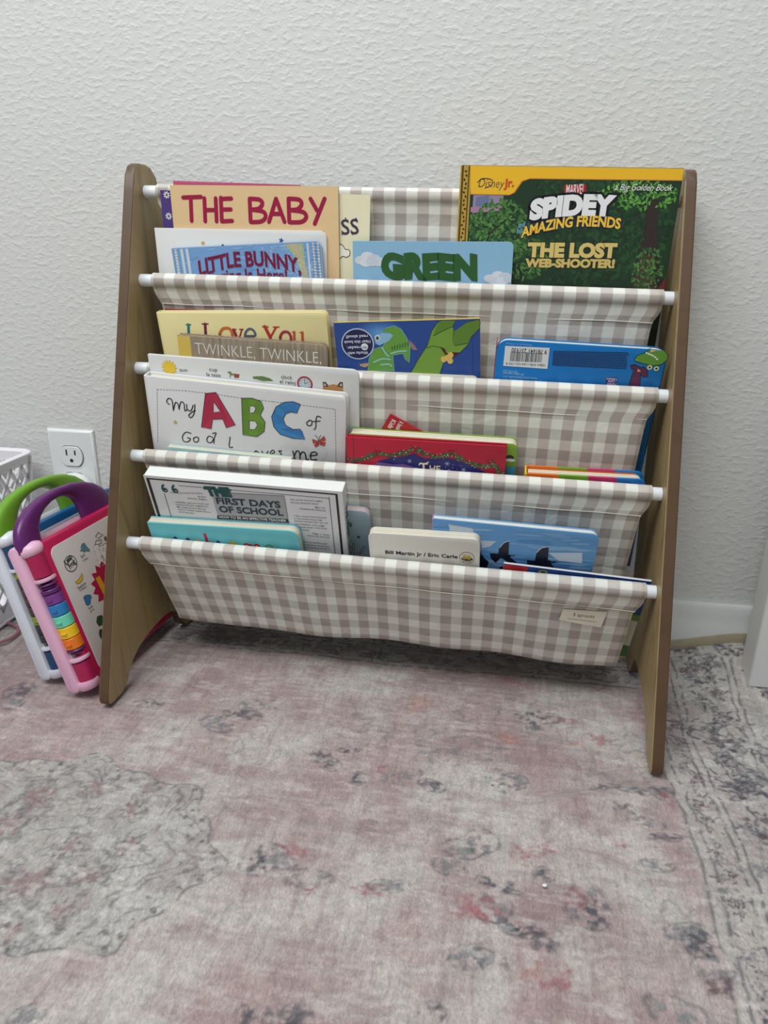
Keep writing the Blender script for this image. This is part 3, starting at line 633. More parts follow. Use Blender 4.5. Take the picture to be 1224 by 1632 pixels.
def book(key, label, kind, cover, back=None, spine=None, pages=None, r=0, edge=0, corners='tr br', layers=0, rim=.0015, cat='book', name=None, spine_side=-1, inkmat='ink', coverobj='front_cover', ink_name='cover_print'):
    base, e1, u1, w, L, t = FRAMES[key]
    e1, u1 = Vector(e1).normalized(), Vector(u1).normalized(); yv = u1.cross(e1).normalized(); e1 = yv.cross(u1).normalized()
    mw = Matrix((e1, yv, u1)).transposed().to_4x4(); mw.translation = base
    root = thing(name or {'paper': 'paperback_book', 'hard': 'hardcover_book', 'board': 'board_book'}[kind], label, cat, mw, 'books in the rack pockets')
    hw = w/2; back = back or cover; pages = pages or MAT['paper']
    B = Book(); B.root, B.w, B.L, B.t = root, w, L, t
    if kind == 'paper':
        ct = min(.0005, t*.2); parts = [('front_cover', cover, 0, ct), ('back_cover', back, t-ct, t)]
        for n_, m_, a, b in parts:
            mb = MB(); mb.slab(-hw, hw, 0, L, a, b, r, corners); B.__dict__[n_] = mb.build(n_, m_, root)
        mb = MB(); mb.slab(-hw+.0004, hw-.0003, .0006, L-.0006, ct, t-ct, r, corners); mb.build('page_block', pages, root)
        if spine:
            mb = MB(); xs_ = -hw if spine_side < 0 else hw; mb.slab(min(xs_, xs_-.0006*spine_side*-1), max(xs_, xs_+.0006*spine_side), 0, L, 0, t); B.spine = mb.build('spine', spine, root)
    elif kind == 'hard':
        ct = .0024
        mb = MB(); mb.slab(-hw, hw, 0, L, 0, ct, r, corners, edge=.0009); B.front_cover = mb.build('front_cover', cover, root)
        mb = MB(); mb.slab(-hw, hw, 0, L, t-ct, t, r, corners, edge=.0009); mb.build('back_cover', back, root)
        n = max(2, int((t-2*ct)/.0011)); mb = MB()
        for k in range(n):
            a = ct+(t-2*ct)*k/n; mb.slab(-hw+.002, hw-.003, .003, L-.0030-.0003*((k*7) % 3), a+.00004, a+(t-2*ct)/n-.00004, max(0, r-.002), corners)
        mb.build('page_block', pages, root)
        mb = MB(); xs_ = -hw if spine_side < 0 else hw
        mb.slab(xs_-.0014 if spine_side < 0 else xs_-.0004, xs_+.0004 if spine_side < 0 else xs_+.0014, 0, L, .0004, t-.0004, edge=.0004); B.spine = mb.build('spine', spine or cover, root)
    else:
        n = layers or 5; ct = max(.0012, t/(n+2))
        mb = MB(); mb.slab(-hw, hw, 0, L, 0, ct, r, corners, edge=.0003); B.front_cover = mb.build('front_cover', cover, root)
        mb = MB(); mb.slab(-hw, hw, 0, L, t-ct, t, r, corners, edge=.0003); mb.build('back_cover', back, root)
        rs = random.Random(len(key)); mb = MB(); s_ = (t-2*ct)/n
        for k in range(n):
            a = ct+s_*k; j = rs.uniform(0, .0007); mb.slab(-hw+.0004, hw-.0004-j, .0006, L-.0003-j, a+.0001, a+s_-.0001, r, corners, edge=.0003)
        mb.build('page_block', pages, root)
        if spine:
            mb = MB(); xs_ = -hw if spine_side < 0 else hw; mb.slab(xs_-.0008 if spine_side < 0 else xs_, xs_ if spine_side < 0 else xs_+.0008, 0, L-.001, .0002, t-.0002); B.spine = mb.build('spine', spine, root)
    B.art = Art(lambda u, v, h: (u/1000-hw, -h/1000, L-v/1000))
    B.art.clip = (.3, .3, w*1000-.3, L*1000-.3)
    def nxt():
        B.art.build(ink_name, MAT[inkmat], B.front_cover); old = B.art; B.art = Art(old.map); B.art.clip = old.clip; return B.art
    B.next = nxt
    B.done = lambda: B.art.mb.v and B.art.build(ink_name, MAT[inkmat], B.front_cover)
    return B
W_ = (236, 238, 238)

# --- top pocket
b = book('purple', 'purple paperback with white daisies, hindmost in the top pocket beside the left panel', 'paper', cov('purple_cover', (84, 62, 132)))
for c in [(7.7,4.9),(8,27.6)]:
    for k in range(8):
        a = k*PI/4+.2; b.art.ell((c[0]+2.6*math.cos(a), c[1]+2.6*math.sin(a)), 1.5, .75, W_, 1, 10, math.degrees(a))
    b.art.ell(c, 1.0, 1.0, (70, 90, 90), 2, 10)
b.done()
b = book('pink', 'pink paperback whose top edge peeks over the tan book in the top pocket', 'paper', cov('pink_cover', (206, 92, 134)))
b.art.dash([(14, 1.3), (70, 1.3)], .5, 4, 5, (226, 140, 168), 1); b.done()
b = book('cream', 'pale cream picture book with navy capitals and a cloud, right of the tan book', 'paper', cov('cream_cover', (238, 232, 198)))
b.art.text('SS', [(185,42.1),(205,40.6)], 15.5, (64, 56, 88), 1, .012)
for c in [(185.5,41.1),(189.2,26.1),(197.2,40.6),(201,25.7)]: b.art.poly([(c[0]-.5, c[1]-1.8), (c[0]+.9, c[1]-1.8), (c[0]+.9, c[1]+1.4), (c[0]-.5, c[1]+1.4)], (64, 56, 88), 1)
cl = [(181,53.3),(186.4,53.6),(189.2,57.5),(194.1,58.3),(194.5,63.4),(190.7,66.1),(186.5,65.2),(182.4,67.9),(178.3,66.1)]
b.art.poly(cl, (244, 242, 226), 1); b.art.stroke(cl, .8, (70, 70, 80), 2, 6, True)
b.done()
b = book('baby', 'tan picture book with crimson hand-drawn capitals reading THE BABY', 'paper', cov('tan_cover', (232, 199, 152)), back=cov('tan_spine', (150, 112, 80)), spine=None)
CR = (160, 22, 68)
def hand(b_, P, w): 
    for s_ in P: b_.art.stroke(s_, w, CR, 1)
HW = 4.6
hand(b, [[(15,13.1),(36.6,12.2)], [(24.1,13.3),(22.8,37.8)], [(40.4,13.6),(39.3,38)], [(53.9,13.5),(53,37.8)], [(40.4,26),(53.4,25.8)], [(60.1,12.9),(59.2,37.7)], [(60,14.1),(72.4,13.5)], [(59.7,25.2),(71,24.9)], [(59.2,37.7),(71.7,37)]], HW)
hand(b, [[(94,13.8),(93.6,37.7)]], HW)
b.art.stroke([(94,13.5),(105.6,14.4),(108.6,18.7),(103.9,23.7),(95,24.8)], HW, CR, 1, 4); b.art.stroke([(95,24.8),(108.7,26.6),(111.7,32),(106.4,37),(94.1,38)], HW, CR, 1, 4)
hand(b, [[(115.3,37.4),(124.8,13.2)], [(124.8,13.2),(133.6,37.1)], [(119.1,28.9),(130.1,28.8)], [(139.3,13),(139.1,37.3)]], HW)
b.art.stroke([(139.3,13),(151.5,13.9),(154,18.7),(149.5,23.6),(140.7,24.7)], HW, CR, 1, 4); b.art.stroke([(140.7,24.7),(155.4,26.5),(159,31.8),(153.4,36.8),(139.6,37.5)], HW, CR, 1, 4)
hand(b, [[(164.5,12.8),(171.7,24.8)], [(180.6,12.6),(168.6,38.6)]], HW)
hand(b, [[(166.7,47),(178.2,47.1)]], 2.2)
for x, y in [(15,46.3),(25.1,46.1),(39.4,46.1),(55.1,45.9),(70.8,45.9),(86.3,45.9)]: b.art.poly([(x-3, y), (x+3, y), (x+3, y+1.5), (x-3, y+1.5)], CR, 1)
b.done()
b = book('spidey', 'large dark green storybook with yellow top band and gold foil spine, right end', 'hard', cov('forest_cover', (34, 56, 38), .3), back=cov('gold_back_cover', (232, 186, 48)), spine=MAT['gold'])
A = b.art; rs = random.Random(4)
Wb, Lb = b.w*1000, b.L*1000
A.poly([(11, 11), (Wb-.6, 10.6), (Wb-.6, 130), (11, 130)], (30, 58, 36), 0)
def leafy(cx, cy, rx, ry, cols, n, sz, layer=1):
    for k in range(n):
        a, q_ = rs.uniform(0, 2*PI), math.sqrt(rs.random()); x, y = cx+rx*q_*math.cos(a), cy+ry*q_*math.sin(a)
        if x < 12.5 or x > Wb-3 or y < 12.2: continue
        A.ell((x, y), sz*rs.uniform(.6, 1.4), sz*rs.uniform(.3, .6), cols[rs.randrange(len(cols))], layer, 7, rs.uniform(0, 180))
G1 = [(58, 102, 52), (74, 122, 60), (44, 84, 46), (92, 140, 70)]; G2 = [(26, 52, 32), (34, 66, 42), (40, 78, 46)]; G3 = [(84, 150, 58), (110, 172, 76), (66, 124, 52)]
leafy(150, 60, 75, 50, G2, 420, 4.5)
A.poly([(14, 27.5), (34, 25), (46, 27), (46, 44), (14, 47)], (150, 138, 168), 1); A.poly([(17, 31), (31, 29), (31, 40), (17, 42)], (110, 120, 158), 2); A.poly([(12, 41), (46, 38), (46, 44), (12, 46)], (176, 128, 164), 2)
leafy(44, 66, 34, 34, G1, 520, 2.6, 2); leafy(72, 92, 30, 22, G1, 260, 2.4, 2)
leafy(185, 26, 42, 14, G3, 200, 2.3, 2); leafy(120, 20, 40, 9, G2, 90, 2.6, 2)
A.poly([(194.6,85),(212.5,84.4),(227.4,119.7),(191.7,121)], (78, 50, 46), 2); A.poly([(194.6,28.8),(205.1,28.6),(212.5,84.4),(194.6,85)], (52, 42, 40), 2)
A.poly([(207.6,84.6),(212.5,84.4),(227.4,119.7),(214.9,120.2)], (46, 32, 40), 2)
A.poly([(234.1,97.2),(233.8,118.5),(218.2,120),(223.3,110.6),(228.9,105.2)], (112, 44, 46), 2); leafy(205, 100, 16, 24, G1, 160, 2.2, 3)
leafy(130, 118, 40, 14, G2, 160, 2.6, 2); leafy(176, 60, 22, 26, G2, 120, 2.8, 2)
for pts in ([(31.7,74.4),(36.2,65.2),(44.2,58.6)], [(68.4,118.8),(71.8,110.3),(69.7,102.6)]): A.stroke(pts, 1.6, (34, 40, 34), 3, 5)
YL = (243, 190, 40)
A.poly([(9, .5), (Wb-.5, .5), (Wb-.5, 11.2), (72, 11.8), (64, 14.5), (57, 25.5), (52, 28), (11, 28)], YL, 3)
A.stroke([(11, 28.3), (52, 28.3), (57.5, 25.8), (64.5, 14.9), (72, 12.1), (Wb-.6, 11.5)], .8, (196, 120, 60), 4)
A.text('Disney', [(18.6,21.2),(44.9,21.4)], 8.5, (44, 52, 92), 5, -.012, .2)
A.stroke([(17.6,16.6),(22.7,12.8),(32.2,13.9),(32.6,18.8),(26.1,22)], .9, (44, 52, 92), 5, 6)
A.text('Jr.', [(45.5,20.8),(56.1,20)], 7.6, (206, 74, 44), 5, .04, .1)
A.poly([(108.6,17.6),(130.6,16.6),(131,27.5),(108.8,28)], (176, 34, 40), 4); A.text('MARVEL', [(111,26.7),(129.8,25.7)], 9.4, (240, 240, 240), 5, .005)
A.text('SPIDEY', [(75.1,51.8),(162.8,46)], 17.5, (240, 241, 243), 6, .07, .08, 3.0, 0, (16, 20, 28), .09, 4, 1.02)
A.text('and', [(64.1,60.6),(71.2,59.5)], 5.5, (120, 176, 214), 6, .01, .2); A.text('his', [(63.7,66.7),(69.7,65.3)], 5.5, (120, 176, 214), 6, .01, .2)
A.text('AMAZING FRIENDS', [(68.1,70.5),(170.8,58.9)], 9.6, (246, 200, 62), 6, .035, .12, 6.5, 0, (26, 34, 78), .07)
A.text('THE LOST', [(76.7,89.2),(170.8,87.3)], 13, (222, 198, 120), 6, .06, 0, 0, 0, (40, 50, 34), .05)
A.text('WEB-SHOOTER!', [(75.3,100.1),(170.4,98)], 7.8, (214, 188, 110), 6, .06, 0, 0, 0, (40, 50, 34), .05)
A.text('a Big Golden Book', [(159.3,21.6),(216.8,21.4)], 6.0, (240, 240, 236), 6, .0, .3)
for a_, b2 in ((.5, 2.2), (7.2, 8.6)): A.poly([(a_, .6), (b2, .6), (b2, 150), (a_, 150)], (92, 66, 20), 1)
for k in range(34): A.ell((4.6+1.1*math.sin(k*2.3), 6+k*4.1), 1.5, 1.0, (70, 50, 18), 2, 8, k*40)
mbg = MB(); mbg.slab(-b.w/2+.0005, -b.w/2+.0105, .0005, b.L-.0005, -.0001, .0002); mbg.build('foil_strip', MAT['gold'], b.front_cover)
b.done()
b = book('white', 'white glossy picture book with small gold and blue stars, behind the blue rabbit book', 'board', MAT['white_card'], r=.007, corners='tr br', layers=1)
def star(art, c, r, col, layer=1, rot=0): art.poly([(c[0]+(r if k % 2 == 0 else r*.42)*math.sin(k*PI/5+rot), c[1]-(r if k % 2 == 0 else r*.42)*math.cos(k*PI/5+rot)) for k in range(10)], col, layer)
c = [(58.2,15.6),(152.4,11),(82.1,17.4),(120.3,15.9)]; star(b.art, c[0], 3.0, (214, 170, 60)); b.next(); star(b.art, c[1], 3.4, (52, 92, 160), 1, .2); b.next(); b.art.ell(c[2], 1.6, .8, (50, 54, 80), 1); b.next(); b.art.ell(c[3], 1.0, .6, (90, 90, 110), 1)
b.done()
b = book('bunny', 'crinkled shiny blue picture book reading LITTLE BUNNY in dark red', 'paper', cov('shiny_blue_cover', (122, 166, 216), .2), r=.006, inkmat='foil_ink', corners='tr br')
A = b.art; rs = random.Random(2); Wb = b.w*1000
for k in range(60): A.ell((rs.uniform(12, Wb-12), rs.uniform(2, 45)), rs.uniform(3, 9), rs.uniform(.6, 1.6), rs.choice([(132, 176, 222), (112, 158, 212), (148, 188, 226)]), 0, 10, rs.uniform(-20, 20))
for x in (3.0, 10.5, 17.0): A.poly([(x, 1), (x+3.4, 1), (x+3.6, 60), (x+.4, 60)], (206, 218, 226), 1)
for x in (162, 168.5, 174.0): A.poly([(x, 1), (x+2.2, 1), (x+2.4, 60), (x+.4, 60)], (206, 216, 224), 1)
A.poly([(136, 1), (158, 1), (160, 60), (154, 36), (146, 14)], (168, 186, 150), 1); A.poly([(140, 1), (150, 1), (160, 30), (161, 50), (152, 16)], (196, 180, 150), 2)
for k in range(150):
    x, y = rs.uniform(108, 176), rs.uniform(2, 44); a = rs.uniform(-.3, .3)+.9; l = rs.uniform(1, 3.5); A.stroke([(x, y), (x+l*math.cos(a), y+l*math.sin(a))], .35, rs.choice([(238, 242, 246), (206, 222, 240), (236, 226, 206)]), 3)  # pale flecks put glints of the crinkled shiny film into the colour
for k in range(14):
    y = 3+k*3.2; A.stroke([(167.5, y), (177.0, y+.8)], .5, (120, 128, 134), 3); A.stroke([(1, y), (8, y-.6)], .45, (150, 158, 166), 3)
A.text('LITTLE BUNNY,', [(29.8,31.2),(153.1,33.6)], 15.5, (122, 26, 66), 4, .03, 0, 9.5, .5)
A.text('Spring Is Here!', [(40.7,40.1),(135.9,41.8)], 13, (122, 26, 66), 4, .02, 0, 2)
b.done()
b = book('green', 'light blue picture book with clouds and fat green capitals reading GREEN', 'paper', cov('sky_cover', (142, 188, 220), .24), r=.005, corners='tr br')
A = b.art; cw = [(208, 216, 226), (216, 222, 232), (200, 210, 222)]
for cs, sc in (([(9.4,20),(16.7,15.6),(23.9,18.2),(29.3,21.5),(14.8,22.3),(22.1,21.6)], 6.5), ([(153.6,37.6),(162.1,34.2),(169.7,35.4),(158.9,40.3),(167.6,40.1),(174.3,37.4)], 6.0)):
    for k, c in enumerate(cs): A.ell(c, sc*1.15, sc*.72, cw[k % 3], 1, 18)
A.text('GREEN', [(32.5,37.8),(140,38.2)], 23.5, (44, 92, 44), 2, .075, -.06, 0, .8, None, 0, 4)
b.done()

# --- second pocket
b = book('redbit', 'red thin book showing only a corner behind the padded cream book', 'paper', cov('red_back_cover', (168, 28, 48)), r=0); b.art.poly([(44, .3), (180, .3), (180, 40), (44, 40)], (208, 206, 192), 0); b.done()
b = book('love', 'padded cream picture book with multicoloured serif title, left end of second pocket', 'hard', cov('butter_cover', (236, 224, 166), .42), r=.006, corners='tr br', pages=MAT['cream_paper'])
A = b.art
def stem(p, q_, w, col, ser=2.6, top=True, bot=True):
    A.stroke([p, q_], w, col, 1)
    for c, on in ((p, top), (q_, bot)):
        if on: A.poly([(c[0]-ser, c[1]-.7), (c[0]+ser, c[1]-.7), (c[0]+ser, c[1]+.7), (c[0]-ser, c[1]+.7)], col, 1)
p = [(36.1,14),(32.8,37.1),(56.8,13.2),(54.2,37)]; stem(p[0], p[1], 3.2, (40, 128, 128), 3.4); stem(p[2], p[3], 3.4, (124, 38, 62), 4.2)
A.stroke([p[3], [(67,36.9)][0]], 2.4, (124, 38, 62), 1)
def oval(pts, w, col): A.stroke(pts, w, col, 1, 6, True)
oval([(72.6,26.3),(77.6,18.9),(85.8,18.9),(88,26.8),(83.4,35.5),(75,35.6)], 3.4, (204, 112, 60))
A.stroke([(90.6,20),(94.1,33.6)], 3.6, (150, 44, 66), 1); A.stroke([(94.1,33.6),(100.4,19.9)], 1.8, (150, 44, 66), 1); A.stroke([(89.1,19.4),(93.4,19.4)], 1.4, (150, 44, 66), 1); A.stroke([(97.8,19.4),(102.1,19.4)], 1.4, (150, 44, 66), 1)
A.stroke([(103.8,27.2),(115.3,26.7),(114.4,20.9),(109.8,18.9),(105,22.5),(103,28.8),(105.4,35.4),(113.8,34)], 2.8, (92, 100, 128), 1, 5)
A.stroke([(128.5,16.3),(133.5,28.7)], 4.0, (184, 54, 42), 1); A.stroke([(133.5,28.7),(141.9,16.8)], 2.2, (184, 54, 42), 1); A.stroke([(133.5,28.7),(132.3,37.9)], 3.6, (184, 54, 42), 1); A.stroke([(125.8,16.3),(132.2,16.5)], 1.6, (184, 54, 42), 1); A.stroke([(138.6,16.8),(145.1,16.7)], 1.6, (184, 54, 42), 1)
oval([(145.3,29.2),(149.2,22.9),(155.6,22.9),(158.1,29.6),(154.5,37.8),(147.5,37.8)], 3.2, (160, 52, 70))
A.stroke([(162.6,22.4),(162,33.3),(165.9,36.4),(171.7,32.7)], 3.0, (196, 88, 48), 1, 4); A.stroke([(172.1,22.9),(171.4,35)], 3.2, (196, 88, 48), 1); A.stroke([(160.4,22.4),(163.6,22.4)], 1.4, (196, 88, 48), 1); A.stroke([(169.4,22.9),(172.6,22.9)], 1.4, (196, 88, 48), 1)
b.done()
m, nt, bs = new_mat('wood_plank_cover'); tc = nd(nt, 'ShaderNodeTexCoord'); mp = nd(nt, 'ShaderNodeMapping'); mp.inputs['Scale'].default_value = (160, 10, 9); n_ = nd(nt, 'ShaderNodeTexNoise', Scale=1.6, Detail=5.0); r_ = nd(nt, 'ShaderNodeValToRGB')
r_.color_ramp.elements[0].position = .3; r_.color_ramp.elements[0].color = lin((128, 114, 96)); r_.color_ramp.elements[1].position = .7; r_.color_ramp.elements[1].color = lin((168, 154, 134))
nt.links.new(tc.outputs['Object'], mp.inputs['Vector']); nt.links.new(mp.outputs['Vector'], n_.inputs['Vector']); nt.links.new(n_.outputs['Fac'], r_.inputs['Fac']); nt.links.new(r_.outputs['Color'], bs.inputs['Base Color']); bs.inputs['Roughness'].default_value = .45
b = book('twink', 'grey-brown wood-print board book with yellow edge reading TWINKLE, TWINKLE', 'board', m, r=.008, corners='tr br', layers=4, pages=plain('brown_board_edge', (140, 124, 102), .6, 0, 300, .2))
b.art.poly([(.3, .4), (15.5, .4), (15.5, 110), (.3, 110)], (226, 196, 92), 1)
b.art.text('TWINKLE, TWINKLE,', [(20.7,20.6),(170.7,21.6)], 13.4, (232, 230, 224), 1, -.012)
for x in (52, 98, 140): b.art.stroke([(x, .5), (x, 100)], .35, (112, 98, 82), 0)
b.done()
b = book('dino', 'dark blue paperback with green leafy dinosaur art and round navy badge, upside down', 'paper', cov('deep_blue_cover', (36, 74, 148), .28), pages=plain('yellow_page_edge', (214, 190, 70), .6), back=cov('yellow_back', (222, 196, 60)))
A = b.art; Wb = b.w*1000
for k in range(16): A.ell([(51.4,12.3)][0], 30-1.7*k, 15.5-.9*k, tuple(int(a_+(b2-a_)*k/15) for a_, b2 in zip((36, 74, 148), (96, 158, 214))), 0, 36)
GA, GB = (118, 160, 62), (94, 132, 48)
big = [(78.6,60.1),(84.9,57.1),(93.1,43.4),(101.9,30.7),(104.3,27),(109.3,12.3),(115.4,3.8),(120.1,0.7),(135.4,0.9),(132.7,7.9),(133.6,13.7),(147.1,3.9),(160,0.4),(162.4,3.6),(161.4,10.1),(152,19.5),(148.5,28),(139.3,36.7),(129.7,38.3),(122.1,45.4),(116.4,60.6)]
A.poly(big, GA, 1); A.stroke(big, .5, (44, 66, 30), 2)
A.poly([(111,17.1),(115,6.7),(120.1,0.7),(135.4,0.9),(132.7,7.1),(120.9,12.3)], GB, 2); A.poly([(133.3,13.2),(147.1,3.9),(160.7,0.7),(161.7,9.6),(152,18.1),(148.6,26.2),(133.9,28.6)], GB, 2)
for s_ in ([(111,17.1),(120.9,12.3),(132.7,7.1)], [(133.3,13.2),(132.3,21.7),(133.9,28.6),(148.3,26.2)], [(102.6,30.3),(110.1,28.3),(118.9,30.3),(123.2,35.6)]): A.stroke(s_, .6, (44, 66, 30), 3)
A.poly([(117.5,29.1),(123.3,31.9),(125.3,37.2),(132,35.8),(139.3,36.4),(133.4,41.4),(127.4,41.7),(123.1,37.9)], (74, 34, 30), 3)
for c in [(121.5,43.6),(125.7,42.2),(129.3,39.2),(128.8,45.5)]: A.ell(c, 3.2, 3.6, (224, 190, 96), 4, 14)
sm = [(52.9,11.6),(59.2,6.9),(68.3,5.1),(75.5,8.8),(81,17.5),(84.9,28.1),(82.7,47),(78.4,42.8),(76.2,36.2),(64.7,38.2),(65.4,56),(34.3,55.5),(37.3,40.8),(44,30.5),(54.1,27.4),(59.1,20.7),(66.1,16),(63.3,12.9)]
A.poly(sm, (104, 158, 66), 1); A.stroke(sm, .5, (120, 196, 216), 2, 0, True)
A.poly([(45.1,15.9),(54.4,12.4),(63.3,13.4),(66.1,16),(61.3,21.5),(50.3,26.5),(46,24.2)], (142, 188, 222), 2); A.ell([(48.6,17.9)][0], 3.2, 3.6, (206, 216, 222), 3, 16); A.ell([(48.5,18.2)][0], 1.7, 2.0, (52, 60, 70), 4, 12)
for s_ in ([(42.1,45.5),(52.3,41.8),(61.4,42.8)], [(62.6,35.9),(71,33.8),(80.1,33.2)], [(53.2,28.9),(57.2,36.6),(60.1,38.9)], [(50.3,48.7),(59.5,48.1),(62.4,50.5)]): A.stroke(s_, 1.6, (150, 206, 206), 3, 4)
for k in range(7): A.stroke([(x_, y_) for x_, y_ in ([(64.4,31.8)][0], [(64.6,28.4)][0])] if k == 0 else [tuple(np.array([(64.4,31.8)][0])+k*np.array((3.0, -.7))), tuple(np.array([(64.6,27.9)][0])+k*np.array((3.0, -.7)))], 1.1, (46, 92, 56), 3)
A.poly([(25.4,47.5),(35.1,46.1),(36.1,49.2),(31.5,51.5),(26.7,49.9)], (190, 150, 120), 2); A.poly([(84.1,20.6),(89.4,26.7),(92.9,32.7),(87.6,32.3),(84.6,27.3)], (150, 120, 120), 2)
cb = [(25.5,24.2)][0]; A.ell(cb, 18.6, 17.6, (202, 214, 236), 4, 48); A.ell(cb, 17.4, 16.4, (26, 30, 82), 5, 48)
BL = (226, 230, 240)
A.text('Works with', [(36.8,32.6),(13.3,33.2)], 3.3, BL, 6, .012); A.text('reader.', [(28.3,26.5),(12.4,26.8)], 3.3, BL, 6, .012)
A.ell([(33.2,27.5)][0], 4.0, 4.0, (232, 234, 240), 6, 20); A.text('PEN', [(35.7,27),(30.8,27.2)], 2.4, (26, 30, 82), 7, .01)
A.text('Hear this book', [(40.2,20.1),(9.9,20.3)], 3.3, BL, 6, .012); A.text('read aloud!', [(37.7,14.1),(13,14.4)], 3.3, BL, 6, .012)
A.stroke([(Wb-8.5, 0), (Wb-8.0, 90)], .5, (30, 60, 130), 1)
b.done()
b = book('lowboard', 'off-white board book barely topping the rail in front of the blue dinosaur paperback', 'board', cov('offwhite_cover', (214, 210, 192)), r=.006, corners='tl tr', layers=2, pages=MAT['cream_paper']); b.art.stroke([(3, 1.2), (140, 1.2)], .3, (180, 176, 160), 0); b.done()
b = book('barcode', 'bright blue board book with white barcode panel, upside down beside the right panel', 'board', cov('cyan_blue_cover', (0, 116, 192), .34), r=.012, corners='tl tr bl br', layers=3, pages=MAT['cream_paper'], spine=cov('red_spine', (170, 30, 60)))
A = b.art
A.poly([(8.8,6.1),(55.6,5.2),(56.2,28.6),(8.8,28.6)], (226, 230, 232), 1)
q4 = [np.array(p) for p in [(15.4,12.1),(49.6,11.4),(49.6,21.8),(15.5,22.8)]]; rs = random.Random(9); t_ = 0
while t_ < 1:
    w_ = rs.choice([.008, .008, .014, .02]); a_, b2 = t_, min(1, t_+w_); lng = .0
    A.poly([q4[0]+(q4[1]-q4[0])*a_, q4[0]+(q4[1]-q4[0])*b2, q4[3]+(q4[2]-q4[3])*b2, q4[3]+(q4[2]-q4[3])*a_], (34, 38, 46), 2); t_ += w_+rs.choice([.008, .012, .018])
A.text('9 781641 231930', [(53.3,7.8),(16,8)], 4.6, (40, 44, 52), 2, .01); A.text('ISBN 978-1-64123-193-0', [(53.1,23.6),(11.4,24.5)], 2.4, (60, 64, 72), 2)
A.text('Printed in China', [(36.5,2.5),(9.2,2.6)], 2.0, (150, 196, 226), 2)
rs = random.Random(12); nv = (16, 44, 96)
q4 = [np.array(p) for p in [(60.2,8.7),(137.5,5),(137.6,23),(61,24.4)]]
for k in range(9):
    f0 = k/8.4; a_ = q4[0]+(q4[3]-q4[0])*f0; b2 = q4[1]+(q4[2]-q4[1])*f0; t_ = 0
    while t_ < .97:
        w_ = rs.uniform(.02, .07); A.stroke([a_+(b2-a_)*t_, a_+(b2-a_)*min(1, t_+w_)], 1.0, nv, 2); t_ += w_+.012
for s_, LR in (('Copyright Smart Kidz Media Inc 2019', [(54.6,43.2),(9.5,43.1)]), ('www.smartkidzmedia.com', [(46.8,39.2),(9.2,39.5)]), ('All rights reserved.', [(32.1,35.7),(9.2,35.6)]), ('$14.99 USD', [(23.9,33.1),(9.2,32.8)])): A.text(s_, LR, 2.9, (150, 208, 236), 2)
A.poly([(118.5,34.1),(130.4,32.5),(130.8,42.3),(120.1,42)], (46, 40, 110), 1)
for s_, LR in (('Parent', [(130.3,39.5),(120.7,39.5)]), ('Love', [(128.5,36.5),(121.5,36.7)]), ('Letters', [(130,33.9),(119.4,34)])): A.text(s_, LR, 2.9, (206, 190, 214), 3, .02)
hd = [(158.4,-2.8),(165.9,-2.3),(172.6,0.2),(177.6,5.2),(177.4,9.9),(172.5,15),(165.2,17.2),(157.1,16.1),(148.9,14.3),(144.2,12.3),(146.3,7.1),(153.2,3.9)]
A.poly(hd, (94, 150, 52), 1); A.stroke(hd, .7, (20, 50, 30), 2, 0, True); A.poly([(159,-2.8),(168.5,-2.8),(163.4,0.9),(158.6,2.9)], (226, 214, 120), 2)
for c in [(155,3.8),(157.4,4.6),(159.7,5.4),(162,6.3),(164.5,7.8),(166.8,9.6)]: A.ell(c, 1.1, 1.1, (236, 236, 220), 3, 8)
for c in [(161.2,19.2),(168.2,20)]: A.ell(c, 2.6, 2.6, (214, 216, 150), 2, 16); A.ell(c, 1.2, 1.2, (24, 40, 30), 3, 10)
A.poly([(144.2,12.3),(147,10.7),(148.7,13.3)], (120, 176, 66), 2)
arm = [(141.6,18.6),(146.4,17.5),(152.4,20.2),(155.3,18.9),(159.8,23.4),(161.3,29.3),(156.7,30.2),(153.7,26.9),(155,39.3),(156.3,44.5),(145.2,45.4),(144.3,38.4),(145.2,27.9),(146.6,22.6),(143.4,22.5)]
A.poly(arm, (92, 34, 78), 2); A.stroke(arm, .8, (18, 20, 50), 3, 0, True); A.poly([(149.6,21.7),(153.2,24.2),(149.7,24.8)], (224, 180, 90), 3)
A.stroke([(b.w*1000-.8, 14), (b.w*1000-.8, 120)], 1.0, (12, 50, 80), 1)
b.done()

# --- third pocket
b = book('dict', 'white rounded picture dictionary with small labelled drawings, behind the ABC book', 'board', MAT['white_card'], r=.008, corners='tr br', layers=3)
A = b.art
c = [(24.3,13.9)][0]
for k in range(14):
    a = k*2*PI/14; A.poly([(c[0]+7*math.cos(a-.16), c[1]+7*math.sin(a-.16)), (c[0]+10.2*math.cos(a), c[1]+10.2*math.sin(a)), (c[0]+7*math.cos(a+.16), c[1]+7*math.sin(a+.16))], (236, 188, 50), 1)
A.ell(c, 7.4, 7.4, (244, 208, 60), 2)
tx = (60, 60, 62)
A.text('sun', [(36.5,17.4),(45.9,17.1)], 4.2, tx, 1); A.text('cup', [(72.4,14.1),(82.1,14.2)], 4.4, tx, 1); A.text('la taza', [(68.6,20.2),(85.4,20.1)], 4.0, tx, 1); A = b.next(); A.text('clock', [(156.9,16.6),(169.8,16.4)], 4.4, tx, 1); A.text('el reloj', [(154.9,22),(173.3,22.3)], 4.2, tx, 1)
A.stroke([(96.6,19.7),(97.3,14.8),(95.7,13.6)], .9, (80, 120, 50), 1); A.ell([(96.5,14)][0], 2.2, 1.2, (98, 140, 60), 2); A.ell([(99,16)][0], 2.2, 1.2, (98, 140, 60), 2)
A.poly([(101.2,14.9),(108.2,15.2),(106.9,19.7),(101.7,19.7)], (158, 76, 56), 1)
